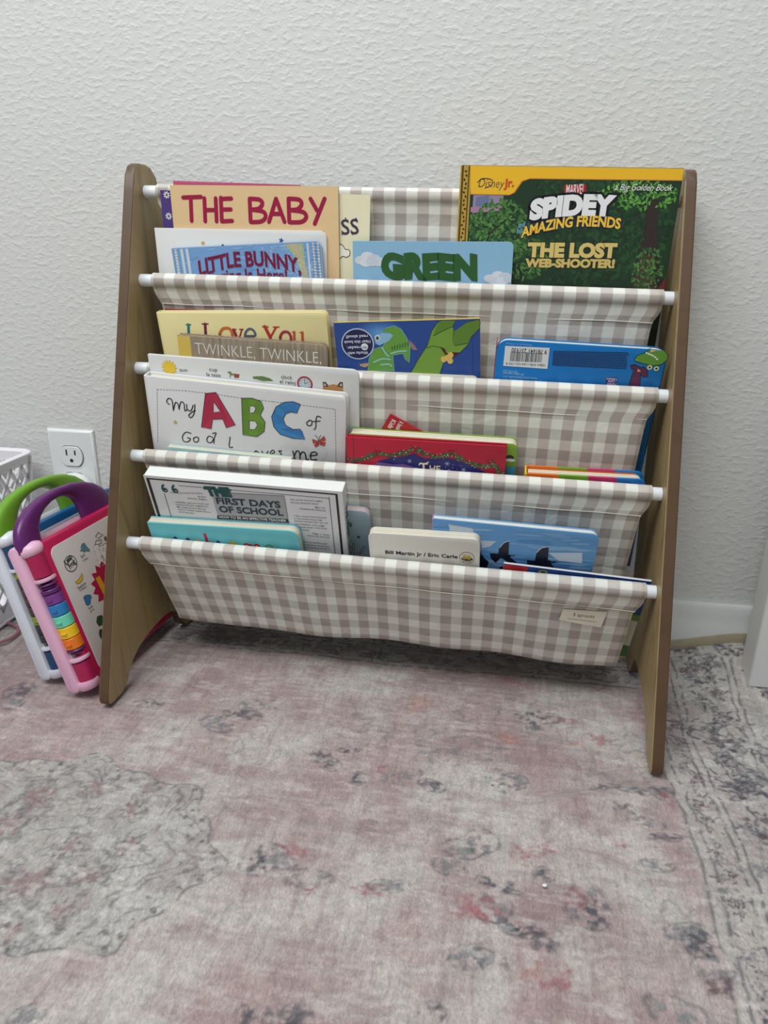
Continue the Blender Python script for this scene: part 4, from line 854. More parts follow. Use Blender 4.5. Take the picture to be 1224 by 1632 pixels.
A.poly([(123.7,16.6),(135.1,15.3),(143.5,17.2),(147.7,20),(134.6,21),(127.2,19.4),(123.9,19.3)], (98, 130, 62), 1)
c = [(184.1,20.5)][0]; A.ell(c, 9.0, 9.0, (170, 42, 58), 1, 32); A.ell(c, 7.0, 7.0, (190, 206, 216), 2, 32); A.stroke([c, (c[0], c[1]-5)], .6, tx, 3); A.stroke([c, (c[0]+3.5, c[1]-2)], .6, tx, 3)
for k in range(12): A.ell((c[0]+5.8*math.sin(k*PI/6), c[1]-5.8*math.cos(k*PI/6)), .5, .5, (70, 80, 110), 3, 6)
A = b.next(); A.poly([(205,17.1),(207.1,16),(211.6,20),(215.9,18.3),(221.1,18.8),(224.8,14.6),(227.3,15.2),(228,25.4),(204.7,26.3)], (186, 132, 72), 1)
for t3 in ([(204.5,16.7),(208.4,16.4),(211.2,21.4),(205.6,22.2)], [(221.3,20.5),(224.3,15.1),(227.7,15.2),(227.6,21.3)]): A.poly(t3, (40, 38, 40), 2)
for t3 in ([(205.8,17.9),(207.5,17.7),(209.1,20.7),(206.1,21.3)], [(223.4,19.5),(225.2,16.3),(226.8,16.6),(226.8,20.1)]): A.poly(t3, (196, 168, 178), 3)
b.done()
b = book('board', 'thick board book with cream page edges and green cover behind the red Christmas book', 'board', cov('leaf_green_cover', (128, 166, 48)), r=.007, corners='tr br', layers=8, pages=MAT['cream_paper'])
A = b.art; A.poly([(.3, .2), (60, .2), (60, 90), (.3, 90)], (226, 192, 70), 0); A.poly([(60, .2), (130, .2), (130, 90), (60, 90)], (206, 120, 130), 0)
A.poly([(175.5,28.6),(187.7,27.2),(187.5,41.2),(175.6,42.2)], (70, 160, 190), 1); A.ell([(179.1,17.1)][0], 4.4, 3.6, (28, 30, 30), 1); A.ell([(179.4,20)][0], 6.0, 2.0, (220, 222, 220), 2)
b.done()
b = book('kid', 'red booklet corner with white lettering poking up at a tilt behind the cream board pages', 'paper', cov('red_booklet_cover', (188, 30, 44)))
b.art.text('Kids', [(4.3,4.3),(5.2,16.5)], 5.5, (238, 236, 236), 1, .02); b.art.text('A book', [(12.6,1.4),(13.8,13.9)], 5.5, (238, 236, 236), 1, .02)
b.done()
b = book('pad', 'thin pale teal pad with cream edge in front of the ABC book', 'board', cov('pale_teal_cover', (166, 202, 204)), r=.001, corners='tr', layers=7, pages=MAT['cream_paper']); b.done()
b = book('abc', 'white padded hardcover with big red A, green B and blue C', 'hard', cov('white_abc_cover', (228, 229, 230), .34), r=.006, corners='tr br', pages=MAT['cream_paper'])
A = b.art; BK_ = (32, 32, 36)
A.dash([(5.3,82.8),(13.1,15.1),(47.2,13),(78.6,13.2),(114.9,14.5),(150.8,14.7),(181.3,15.2),(221.6,15.6),(223,81.1)], .55, 2.2, 1.5, (70, 70, 76), 1)
def scr(*pp, w=1.25):
    for P_ in pp: A.stroke(P_, w, BK_, 2, 7)
scr([(25.9,32.2),(23,29.2),(25.7,24.8),(29.7,26.8),(29.9,39.4)], [(29.9,39.4),(33.7,29.1),(36.7,30.9),(37.1,36.9)], [(37.1,36.9),(40.3,27.8),(43.9,29),(44,37.8),(46.8,36.3)], [(47,29.7),(47.4,36.3),(51.6,36.9),(54.9,29.9)], [(57.2,28.6),(54.9,40.4),(50.6,45.9),(48.2,43.4),(52.4,39),(57,36.3)])
sA = [(71.3,13.5),(84,11),(104.2,49),(92.7,53.7),(89.3,43),(76.9,45),(74.2,57.1),(62.4,56.8)]; sAh = [(80.4,22.7),(87.4,33.8),(78.8,35.9)]
A.poly(sA, (196, 46, 84), 2); A.poly(sAh, (226, 228, 230), 4); A.stroke(sA, .8, BK_, 5, 0, True); A.stroke(sAh, .7, BK_, 5, 0, True)
sB = [(113.8,14.6),(126.3,13.2),(136.4,15.8),(139.1,23.5),(134.5,32.7),(139.9,40.8),(138.3,52.7),(129.4,60.5),(112.5,60.3)]
A.poly(sB, (112, 156, 52), 2); A.stroke(sB, .8, BK_, 5, 0, True)
for hB in ([(123.2,22.7),(128.3,22.6),(129.7,26.2),(127.4,30.8),(122.1,31.4)], [(121.5,41.4),(128.4,41.1),(130.7,45.8),(127.3,51.8),(120.9,52)]): A.poly(hB, (226, 228, 230), 4); A.stroke(hB, .7, BK_, 5, 0, True)
sC = [(181.8,14.3),(173.8,12.1),(163.6,13.8),(153.6,20.8),(148,33.3),(150.1,45.7),(157.6,54.2),(172.6,57.4),(186.7,56.8),(181.2,44.7),(172.9,46.2),(164.2,42.3),(161.4,34.4),(164.7,27.6),(170.9,24.7),(177.5,25.5)]
A.poly(sC, (58, 138, 202), 2); A.stroke(sC, .8, BK_, 5, 0, True)
def plaid(quad, n, m_, col):
    a_, b2, c_, d_ = [np.array(p) for p in quad]
    for k in range(n): A.stroke([a_+(b2-a_)*(k+.5)/n, d_+(c_-d_)*(k+.5)/n], .35, col, 3)
    for k in range(m_): A.stroke([a_+(d_-a_)*(k+.5)/m_, b2+(c_-b2)*(k+.5)/m_], .35, col, 3)
plaid([(72.3,13.9),(82.9,12.2),(77.1,42.7),(64.7,55.4)], 4, 14, (168, 34, 70)); plaid([(83.8,13.7),(90.3,30.2),(96.8,48.7),(89.4,41.3)], 3, 8, (168, 34, 70)); plaid([(78.7,37),(88.3,35.9),(88.8,41.9),(77.5,43.8)], 4, 2, (168, 34, 70))
plaid([(114.8,15.6),(122.1,14.7),(120,58.3),(113.6,59)], 4, 16, (88, 130, 40)); plaid([(130.3,15.4),(137.7,22.1),(132,31.9),(129.9,31.1)], 3, 5, (88, 130, 40)); plaid([(132,41.8),(138.7,43.7),(136.1,52.9),(130.2,56.5)], 3, 5, (88, 130, 40))
plaid([(150.4,26),(160.4,32.9),(162.2,40.9),(150.9,43.6)], 4, 6, (40, 112, 176)); plaid([(155.7,20),(176.3,13.4),(177.6,23.4),(163.7,26.6)], 7, 4, (40, 112, 176)); plaid([(157.3,47),(167.7,45.8),(184.8,46.5),(185.2,55.3)], 5, 4, (40, 112, 176))
scr([(192.7,32.4),(189.1,35.5),(190.1,39.2),(194.2,38.2),(194.8,33.2),(191.7,32.5)], [(205.5,27.6),(201.9,26.4),(199.9,29.9),(199.3,40.8),(197.2,43.3)], [(196.3,33.6),(204.4,32.1)])
scr([(48.5,66.4),(42.6,65.5),(37.6,71.2),(38,77.5),(43.4,78),(47.2,73.5),(43.5,72.8)], [(55.2,70.2),(51.1,72.4),(51.8,77),(56.2,75.8),(57.3,71.1),(54.6,70.3)], [(74.9,68.4),(70.6,67.2),(67.5,71.6),(68.8,75.4),(73.2,74.9),(75.8,70)], [(75.3,63.2),(79.7,62.1),(77,68.7),(75.9,75.7)], [(96.6,65.1),(94.6,78),(98.9,78)], [(126.8,79.7),(123.9,82.9),(127,85.4),(129.9,81),(126.8,79.1)], [(134.3,78.7),(137.3,84.7),(141.9,77.8)], [(145.4,81.3),(149.8,77.9),(147.3,75.9),(144.4,80.3),(149.1,83.2)], [(158.4,75.6),(154.7,76.1),(157.8,79.2),(155,82.4)])
scr([(171.7,74),(174.1,84)], [(173.7,78.9),(176.4,73.3),(179.6,74.7),(180.4,83.2)], [(180,78.6),(183.3,73.6),(186.4,75.5),(187.8,83.4),(190,82)], [(192.1,77.6),(200.5,74.8),(198,71.7),(193.2,74.6),(193.7,82.1),(200,81.2)], w=1.5)
star(A, [(30.6,54.1)][0], 3.2, (206, 176, 80), 2)
for wg in ([(202.5,57.6),(195,55.8),(196,60.7),(201.2,60.6)], [(202.5,57.6),(209,50.1),(211,54.9),(204.3,59.6)], [(202.5,59.9),(197,62.8),(199.1,65.9),(203.2,62)], [(203.3,59.8),(211,57.7),(209.5,62.9),(204.3,61.9)]): A.poly(wg, (196, 62, 46), 2); A.stroke(wg, .4, BK_, 3, 0, True)
scr([(202.5,56.8),(202.7,63.8)], [(202.2,56.5),(200.7,52.3),(198.2,50.4)], [(202.8,56.5),(203.8,51.9),(205.4,49.5)], w=.6)
A.stroke([(205,64),(211.5,68.3),(210.2,77),(204.2,83.6)], .5, (196, 206, 214), 1, 6)
b.done()
b = book('xmas', 'red hardcover with green garland and night sky reading THE, middle of third pocket', 'hard', cov('crimson_cover', (178, 26, 54), .4), r=.001, pages=cov('crimson_edge', (150, 24, 46)), spine=cov('crimson_spine', (168, 26, 52)))
A = b.art
A.poly([(27.9,35.1),(35.1,27.5),(48.3,22.7),(64,19.8),(76.1,15.4),(88.2,21),(112.1,18.4),(127.4,21.1),(146.4,28.6),(161.1,35.2),(163,51.9),(27.3,62.4)], (34, 36, 108), 1)
A.poly([(27.9,35.1),(34.2,28.9),(43,29.4),(51.8,30.7),(64,29.5),(72.7,31.2),(76.6,32.1),(76.2,35.2),(50,35.5),(27.8,37.7)], (126, 92, 156), 2)
A.poly([(27.8,36.3),(42.9,32.5),(60.5,33.6),(76.2,32.9),(76.3,42.9),(27.6,46.5)], (40, 34, 96), 3)
gp = [np.array(p) for p in [(-1,29.4),(13,28.4),(22.8,23.9),(28.2,20.9),(36.1,18.1),(48.3,19.5),(58.8,17.7),(67.4,14.1),(74.7,9.8),(81.2,11.3),(88.1,15.3),(98.4,18),(108.6,16.2),(115.3,13.5),(122.1,15.3),(127.3,18.7),(141.1,24.1),(151.3,26.4),(157.2,25.6),(162,21.9),(166.4,26.1),(171.8,31.7),(179.1,34.6)]]
rs = random.Random(6)
for a_, b2 in zip(gp[:-1], gp[1:]):
    for k in range(10):
        p = a_+(b2-a_)*(k/10); A.ell((p[0]+rs.gauss(0, .5), p[1]+rs.gauss(0, 1.6)), rs.uniform(1.2, 2.2), rs.uniform(.8, 1.4), rs.choice([(40, 92, 56), (54, 112, 70), (30, 76, 48)]), 3, 8, rs.uniform(0, 180))
    for k in range(5):
        p = a_+(b2-a_)*rs.random(); A.ell((p[0]+rs.gauss(0, .8), p[1]+rs.gauss(0, 1.9)), .55, .55, rs.choice([(222, 214, 190), (206, 90, 90), (190, 200, 180), (226, 170, 160)]), 5, 7)
for c in [(34.4,17),(76,10.5),(117.8,11.5),(160.2,20.7)]:
    for s_ in (-1, 1): A.ell((c[0]+s_*2.2, c[1]-1.5), 2.2, 1.4, (150, 26, 44), 6, 12, 30*s_); A.stroke([(c[0], c[1]), (c[0]+s_*2, c[1]+5)], .9, (150, 26, 44), 6)
for c, r in zip([(70.9,25),(113.1,25.3),(131.6,31.6),(78.8,34),(115.3,33.5)], (2.6, 2.8, 2.8, 2.0, 2.0)):
    for k in range(3): a = k*PI/3; A.stroke([(c[0]-r*math.cos(a), c[1]-r*math.sin(a)), (c[0]+r*math.cos(a), c[1]+r*math.sin(a))], .35, (202, 210, 236), 4)
for k in range(16): A.ell((rs.uniform(100, 160), rs.uniform(26, 40)), .35, .35, (220, 224, 240), 4, 6)
A.text('T', [(82.2,36.3),(91.9,36)], 9.6, (232, 222, 190), 5, .02); A.text('HE', [(93.6,36.2),(105.7,36.1)], 7.4, (232, 222, 190), 5, .02)
A.stroke([(81.7,29.4),(83.1,26.6),(87.4,27.1),(92.4,24.8)], 1.1, (232, 222, 190), 5, 5)
for y_ in (40, 55, 70): pass
A.stroke([(7.4, .6), (7.4, 120)], .9, (140, 18, 42), 1); A.stroke([(8.6, .6), (8.6, 120)], .5, (196, 60, 84), 1)
b.done()
b = book('stripe', 'thick padded board book with orange, green, pink and blue bands, right of third pocket', 'hard', cov('orange_cover', (226, 112, 34)), r=.008, corners='tr br', pages=MAT['cream_paper'], spine=cov('yellow_spine', (232, 200, 60)))
bands = [((.55), (226, 112, 34)), (.55, (110, 164, 40)), (.8, (196, 48, 110)), (1.0, (20, 120, 196))]
A = b.art; Wb = b.w*1000
for a_, b2, c in ((0, .27, (226, 112, 34)), (.27, .52, (108, 162, 40)), (.52, .755, (194, 46, 108)), (.755, .93, (20, 118, 194))): A.poly([(a_*Wb+.9, 1.0), (b2*Wb+.9, 1.0), (b2*Wb+.9, 70), (a_*Wb+.9, 70)], c, 0)
A.ell((Wb-8, 8.8), 7.6, 7.6, (20, 118, 194), 0)
A.poly([(Wb*.9, 9), (Wb-.6, 9), (Wb-.6, 70), (Wb*.9, 70)], (20, 118, 194), 0)
for yy in (.0001, b.t-.00245):      # coloured bands wrap over the cover boards' top edges
    mb = MB()
    for a_, b2, c in ((.01, .27, (226, 112, 34)), (.27, .52, (108, 162, 40)), (.52, .755, (194, 46, 108)), (.755, .93, (20, 118, 194))): mb.box((-b.w/2+a_*b.w, yy-.0001, b.L-.0016), (-b.w/2+b2*b.w, yy+.0024, b.L+.00025), 0, c)
    mb.slab(b.w/2-.0088, b.w/2+.0003, .001, b.L+.00025, yy-.0001, yy+.0024, .008, 'tr', 0, (20, 118, 194))
    mb.build('colour_band', MAT['ink'], b.root)
A.ell((Wb*.6, 6), 3, 2, (40, 40, 44), 1); A.ell((Wb*.85, 7), 7, 4, (14, 90, 160), 1)
b.done()

# --- lowest pocket
b = book('babyboard', 'small blue-grey board book with pink page edges and rabbit ears in lowest pocket', 'board', cov('powder_blue_cover', (158, 184, 196)), r=.010, corners='tr br', layers=5, pages=plain('pink_page_edge', (216, 188, 188), .6, 0, 300, .1))
A = b.art; c = [(74.3,40.3)][0]
A.poly([(c[0]-2.2, c[1]-.6), (c[0]-1.1, c[1]-1.9), (c[0], c[1]-.9), (c[0]+1.1, c[1]-1.9), (c[0]+2.2, c[1]-.6), (c[0], c[1]+2.4)], (40, 44, 60), 1)
A.stroke([(63.9,69.1),(66,54),(67.9,50.5),(68.2,57.4),(66.2,68.8)], .7, (120, 100, 96), 1, 5); A.stroke([(73.6,67.9),(75.4,62.1),(79.3,55),(80.9,55.6),(78.6,61.7),(75.1,65.9),(73.9,70.2)], .7, (120, 100, 96), 1, 5); A.stroke([(66.2,68.8),(70,66.9),(73.6,67.9)], .7, (120, 100, 96), 1, 4)
A.ell([(64.7,21.8)][0], 3, 4, (90, 104, 98), 1)
b.done()
b = book('first', 'thick white paperback with black ruled border reading THE FIRST DAYS OF SCHOOL', 'paper', cov('grey_white_cover', (232, 233, 237), .3), r=0, spine=cov('white_spine', (220, 222, 222)), spine_side=1, pages=plain('white_pages', (234, 235, 232), .85, .35, 700, .03), back=cov('white_back', (226, 228, 228)))
A = b.art; TE = (16, 84, 84); NV = (28, 58, 70); bk = (40, 42, 46)
def inter(p, q_, t_): return tuple(np.array(p)+(np.array(q_)-np.array(p))*t_)
Wb, Lb = b.w*1000, b.L*1000
A.poly([(2.5, 3.6), (Wb-5, 3.6), (Wb-5, 5.4), (2.5, 5.4)], bk, 1); A.poly([(2.5, 3.6), (6.0, 3.6), (6.0, Lb-6), (2.5, Lb-6)], bk, 1); A.poly([(Wb-7.6, 3.6), (Wb-5, 3.6), (Wb-5, Lb-6), (Wb-7.6, Lb-6)], bk, 1)
A.stroke([(40, 11), (Wb-15, 11)], .6, bk, 1); A.stroke([(Wb-15, 9.6), (Wb-15, 160)], .7, bk, 1); A.stroke([(19.5, 25), (19.5, 160)], .7, bk, 1)
for c in ((20, 17), (32.5, 16.5)):
    A.ell((c[0]+1.6, c[1]+2.4), 3.6, 3.4, TE, 2, 20); A.stroke([(c[0]-1.2, c[1]+2), (c[0]-.4, c[1]-2.6), (c[0]+1.6, c[1]-5)], 2.4, TE, 2, 5); A.ell((c[0]+2.6, c[1]+3.0), 1.1, .8, (190, 206, 206), 3, 12)
qd = [(77.6,16.2),(163.6,13),(164,46.3),(78.5,49.9)]
A.poly(qd, (176, 178, 184), 1); A.stroke(qd[:2], .5, bk, 2); A.stroke([qd[1], qd[2]], .4, bk, 2)
A.text('THE', [(72.1,21.5),(102.2,20.2)], 11.5, TE, 4, .09, -.12); A.stroke([(70.2,12.3),(102,11.1)], 2.2, TE, 4)
A.text('FIRST DAYS', [(81.6,33),(157.8,30.8)], 8.8, NV, 3, .035); A.text('OF SCHOOL', [(82.7,45.4),(159.4,42.5)], 8.8, NV, 3, .035)
A.poly([(78.5,50.8),(164,47),(164.8,52.9),(77.2,56.7)], bk, 2); A.text('HOW TO BE AN EFFECTIVE TEACHER', [(80.5,54.8),(161.5,51.4)], 3.4, (236, 238, 240), 3, .02)
tg = (74, 76, 82)
for s_, LR in (('Procedures saved my school.', [(27.7,23.5),(67.4,20.4)]), ('Eli Pate', [(60.3,26.2),(69.7,25.6)]), ('Antwerp, Belgium', [(46.8,29.7),(70.1,29.4)]),
               ('I faithfully read your book and', [(29.7,37.4),(70.7,36.1)]), ('followed all your suggestions.', [(30,41),(69.9,39.9)]), ('My students have learned', [(30.5,44.6),(65.9,44.3)]), ('more in twelve weeks than in', [(30.8,48.3),(70.7,48.3)]), ('all of last year.', [(31.3,52.2),(50.4,52.3)])):
    A.text(s_, LR, 2.1, tg, 2, .004, .15, 0, 0, None, 0, 2)
for s_, LR in (('Our scores have hit heights', [(170.1,18.3),(207.1,16.9)]), ('we only dreamed about.', [(169.8,22.6),(202.3,21.3)]), ('Mike Lee', [(197.6,26.8),(209.3,26.5)]), ('Campbellsville, Kentucky', [(179.1,30.5),(209.5,30.4)]),
               ('I was a turnaround principal', [(171.1,42.2),(209.1,40.8)]), ('in low performing, high', [(171.4,46.2),(204.2,45.1)]), ('poverty schools and I can tell', [(171.3,50),(210.2,48.9)]), ('you firsthand, every single', [(171.5,54.5),(206.1,53.5)]), ('thing you teach in this book', [(171.9,58.6),(208.9,57.3)]), ('really works.', [(172.2,62.7),(187.8,62.3)]), ('Peggy C. Smith', [(190.5,66.8),(210.5,67.2)]), ('Richmond, Kentucky', [(184.7,70.7),(210.7,70.7)]),
               ('My first day and first year', [(173.9,81.7),(206.6,81.2)]), ('went flawlessly. At the end', [(174.1,86.1),(208.1,85.3)]), ('of the second year you know', [(174.5,90.4),(208.6,88.9)])):
    A.text(s_, LR, 2.1, tg, 2, .004, .15, 0, 0, None, 0, 2)
sa = Art(lambda u, v, h: (b.w/2+.0006+h/1000, u/1000, b.L-v/1000))
sa.text('THE FIRST DAYS', [(5.5, 26), (5.5, 110)], 8.5, TE, 1, .05); sa.build('spine_lettering', MAT['ink'], b.spine)
b.done()
b = book('teal', 'turquoise board book with coloured letters at the rail, left of lowest pocket', 'board', cov('turquoise_cover', (104, 194, 204), .34), r=.010, corners='tr br', layers=5, pages=MAT['cream_paper'])
A = b.art
for c, cc_ in zip([(30.4,21.6),(46,22.1),(83.7,23.5)], [(30, 70, 130)]*3): A.ell(c, 2.6, 2.2, cc_, 1, 12); A.stroke([(c[0], c[1]-3), (c[0], c[1]+8)], .7, cc_, 1)
A.stroke([(69.2,12.6),(69.7,18.5),(69.6,25.1)], 3.6, (190, 30, 48), 1); c = [(101.6,25.3)][0]; star(A, c, 7.2, (232, 186, 40), 1); A.ell([(58,25)][0], 4, 4, (226, 186, 60), 1)
for c in [(118.5,25.6),(123.1,26.9),(130.9,25.7)]: A.ell(c, 3.8, 3.8, (190, 36, 44), 1); A.ell(c, 1.4, 1.4, (240, 200, 80), 2)
c = [(145.7,27.6)][0]; A.stroke([(c[0]+5*math.cos(a*PI/6), c[1]+5*math.sin(a*PI/6)) for a in range(12)], 1.8, (86, 150, 60), 1, 0, True)
b.done()
b = book('birds', 'blue board book with two dark flying birds and pink spine, right of lowest pocket', 'board', cov('cloudy_sky_cover', (98, 158, 214), .3), r=.009, corners='tr br', layers=5, spine=cov('pink_spine', (210, 140, 186)))
A = b.art; rs = random.Random(8)
for k in range(46):
    v_ = rs.uniform(2, 60); A.ell((rs.uniform(8, b.w*1000-12), v_), rs.uniform(8, 22), rs.uniform(.8, 2.4), rs.choice([(116, 170, 220), (84, 144, 204), (132, 180, 222), (150, 192, 226)]), 0, 14, rs.uniform(-6, 2))
for P_ in ([(126.9,32),(162.2,27),(164.1,42.3),(138.9,42.1)], [(52.8,24),(70.1,23.1),(64.2,31.2),(55.8,35.3)], [(112.2,54.3),(138.2,53.5),(177.2,55.4),(142.9,56.5)], [(17,5.7),(43.1,8),(45.8,16.2),(19.6,16.8)]): A.poly(P_, (196, 212, 230), 1)
for P_ in ([(64.1,41.3),(73.7,40.5),(73.8,31.6),(78,24.7),(83.8,21.6),(84.7,40.8),(93.3,40.2),(86.2,43.6),(95.8,51.8),(86.1,52),(76.8,46.1),(71.8,54.7),(66.5,49.3)], [(105.2,45.7),(113.9,45.6),(114.7,33.7),(119.4,26.6),(126.3,23.9),(127.8,43),(138.7,43.9),(131.4,47.3),(138,54.8),(125.7,54.2),(106.9,53.8)], [(53.4,39.8),(59,49.8),(64.2,54.5),(62.3,64.6),(54.7,65.7)], [(77.1,60),(81.8,58.1),(82.4,65.4),(76.3,66.3)]):
    A.poly(P_, (18, 22, 44), 3)
for P_ in ([(74.3,31.6),(78.4,24),(84.1,20.4)], [(114.6,33.1),(118.9,26.1),(126.6,22.7)]): A.stroke(P_, 1.0, (206, 218, 236), 4, 4)
for c in [(88.2,40.9),(132.3,44.2)]: A.ell(c, .8, .6, (200, 170, 90), 4, 8)
b.done()
b = book('bill', 'worn off-white board book with black author line and round anniversary badge', 'board', cov('ivory_cover', (224, 222, 214), .42), r=.008, corners='tl tr', layers=6, pages=MAT['cream_paper'])
A = b.art
A.text('Bill Martin Jr / Eric Carle', [(18.1,29.3),(99.2,29.2)], 4.7, (36, 36, 38), 1, .028)
c = [(109.3,27.4)][0]; A.ell(c, 8.4, 8.4, (90, 92, 84), 1, 32); A.ell(c, 7.8, 7.8, (214, 212, 200), 2, 32); A.ell((c[0]+.2, c[1]+1.6), 6.4, 3.0, (70, 60, 40), 3); A.text('50', [(c[0]-4.6, c[1]+1.2), (c[0]+4.6, c[1]+1.6)], 5.2, (196, 168, 60), 4, .05); A.dash([(c[0]-4.5, c[1]+5.2), (c[0]+4.5, c[1]+5.6)], .8, 1.2, .4, (60, 60, 60), 4)
b.done()
b = book('redblue', 'thin blue picture book with a red patch, reaching past the fabric beside the right panel', 'paper', cov('royal_blue_cover', (20, 66, 140)), r=0, pages=MAT['paper'], back=cov('white_inner', (226, 228, 228)))
A = b.art; Wb, Lb = b.w*1000, b.L*1000
A.poly([(.3, .4), (26, .4), (26, 30), (.3, 30)], (186, 32, 42), 1); A.ell((43, 5), 5, 2.6, (176, 164, 80), 1); A.ell((43, 5), 3, 1.4, (40, 70, 60), 2)
A = b.next(); sv = [p_[1] for p_ in [(155.4,53.6),(154.2,63.3),(154.5,105.8),(153.7,125.5),(152.8,131.5)]]
for v0, v1, cc_ in ((sv[0], sv[1], (104, 142, 40)), (sv[1], sv[2], (206, 206, 180)), (sv[2], sv[3], (58, 104, 40)), (sv[3], sv[4], (150, 166, 50)), (sv[4], Lb-.5, (226, 190, 100))): A.poly([(Wb-40, v0-4), (Wb-.2, v0), (Wb-.2, v1), (Wb-40, v1-4)], cc_, 1)
b.done()

# ------------------------------------------------------------------ talking toy books
def toy(name, label, origin, lean, yaw, shell, cover, handle, covplate, ring_cols, art=None, hinge=None):
    l, y = math.radians(lean), math.radians(yaw)
    Yv = Vector((math.sin(y), math.cos(y), 0)); Xh = Vector((math.cos(y), -math.sin(y), 0)); Zv = -math.sin(l)*Xh+math.cos(l)*Vector((0, 0, 1)); Xv = math.cos(l)*Xh+math.sin(l)*Vector((0, 0, 1))
    mw = Matrix((Xv, Yv, Zv)).transposed().to_4x4(); mw.translation = origin
    t = thing(name, label, 'toy', mw, 'talking toy books')
    H, D_, T_ = .184, .205, .034
    sw = lambda x, y_, z: (y_, x, z)      # slab in Y-Z plane pushed through X
    mb = MB(); mb.slab(.0, D_, 0, H, 0, .0125, .014, n=8, edge=.003); mb.build('back_shell', shell, t, fn=sw)
    mb = MB(); mb.slab(.004, D_-.004, .003, H-.004, .0125, .0185, .010, n=8, edge=.001); mb.build('page_block', MAT['cream_paper'], t, fn=sw)
    mb = MB(); mb.slab(.010, D_, .002, H-.0015, .018, T_-.001, .013, n=8, edge=.0035); cv = mb.build('front_cover', cover, t, fn=sw)
    mb = MB(); mb.slab(.022, D_-.010, .012, H-.012, T_-.0014, T_+.0002, .010, n=8, edge=.0004); pl = mb.build('cover_plate', covplate, cv, fn=sw)
    # spine: flat shell front with rounded ends, hinge rolls and a run of coloured tabs
    mb = MB()
    mb.slab(-.0005, .0172, 0, H+.003, -.003, .016, .008, edge=.0028, n=8); 
    sp_ = mb.build('spine', shell, t)
    for z0 in (.004, H-.012):
        mb = MB(); pr_ = [(0, 0), (.012, 0), (.0145, .0025), (.0150, .0075), (.0125, .0125), (.006, .0155), (0, .016)] if z0 > .1 else [(0, -.004), (.012, -.004), (.015, 0), (.015, .006), (.0145, .008), (0, .008)]
        mb.lathe(pr_, 'z', 24, (.0185, .0122, z0)); mb.build('end_cap', shell, sp_)
    for z0, z1 in ((.012, .036), (.146, .172)):
        mb = MB(); mb.lathe([(0, z0), (.0112, z0), (.0112, z1), (0, z1)], 'z', 24, (.0222, .0112, 0)); mb.build('hinge_roll', hinge or cover, sp_)
    for z0 in (.038, .1405):
        mb = MB(); mb.lathe([(0, z0), (.0122, z0), (.0128, z0+.0018), (.0122, z0+.0040), (0, z0+.0040)], 'z', 24, (.0222, .0112, 0)); mb.build('collar', shell, sp_)
    z = .0465
    for k, (cm, hh, rr) in enumerate(ring_cols):
        mb = MB(); mb.lathe([(0, z+.0004), (rr-.0008, z+.0004), (rr, z+.0012), (rr, z+hh-.0012), (rr-.0008, z+hh-.0004), (0, z+hh-.0004)], 'z', 24, (.0235, .0112, 0)); rg_ = mb.build('page_tab', cm, sp_)
        if hh > .008: mb = MB(); mb.box((.0215, -.0006, z+hh*.42), (.0285, .0022, z+hh*.55)); mb.build('tab_rib', cm, rg_)
        z += hh
    out_ = [(-19.2,185.2),(-14.8,190.3),(-4.6,204.8),(8.9,214.9),(30,223.9),(58.5,229.9),(85.5,231.1),(112.5,229.6),(135,224.7),(154.7,216.6),(170.9,204.8)]; inn = [(31.5,178.7),(33.3,190.2),(36.3,198.8),(41.3,206.7),(52.3,213.7),(67.2,218.4),(86.2,220.2),(101.5,217.8),(109.4,211.9),(111.9,203.3),(108.1,195.5)]
    ou = [np.array(p) for p in [(-3, 178), (-5, 190), (0, 204)]+out_[3:]+[(176, 192), (178, 178)]]
    ii_ = [np.array(p) for p in inn[:-1]+[(112, 192), (112, 178)]]
    def resamp(P, n):
        d = [0]
        for a_, b2 in zip(P[:-1], P[1:]): d.append(d[-1]+np.linalg.norm(b2-a_))
        s_ = np.linspace(0, d[-1], n); P = np.array(P)
        for _ in range(2): P[1:-1] = .25*P[:-2]+.5*P[1:-1]+.25*P[2:]
        return np.stack([np.interp(s_, d, P[:, 0]), np.interp(s_, d, P[:, 1])], 1)
    oo, in_ = resamp(ou, 41), resamp(ii_, 41)
    R_ = []
    for o_, i_ in zip(oo, in_):
        o_ = np.array((o_[0], max(o_[1], 178))); i_ = np.array((i_[0], max(i_[1], 178))); c_ = (o_+i_)/2; h_ = (o_-i_)/2; ring = []
        for k in range(20):
            a_ = 2*PI*k/20; ca_, sa_ = math.cos(a_), math.sin(a_)
            e_ = c_+h_*math.copysign(abs(ca_)**.75, ca_); ring.append((.0165+.0082*math.copysign(abs(sa_)**.75, sa_), e_[0]/1000, e_[1]/1000))
        R_.append(ring)
    mb = MB(); mb.loft(R_); mb.build('handle', handle, t)
    if art: art(t, pl, T_)
    return t
P_ = lambda n, c, r=.34: plain(n, c, r, 0, 40, .02)
pink, mag, pur = P_('pale_pink_plastic', (236, 184, 212)), P_('magenta_plastic', (188, 28, 84)), P_('purple_plastic', (96, 34, 104))
tabs = [(pur, .0035, .0085), (pur, .0035, .0112), (P_('orange_plastic', (238, 124, 30)), .0145, .0108), (P_('yellow_plastic', (244, 198, 36)), .0145, .0108), (P_('mint_plastic', (112, 216, 182)), .0145, .0108), (P_('blue_plastic', (44, 126, 190)), .0145, .0108), (P_('violet_plastic', (124, 62, 142)), .0130, .0108), (pur, .0060, .0114), (pur, .0035, .0095), (pur, .0035, .0112), (pur, .003, .0080)]
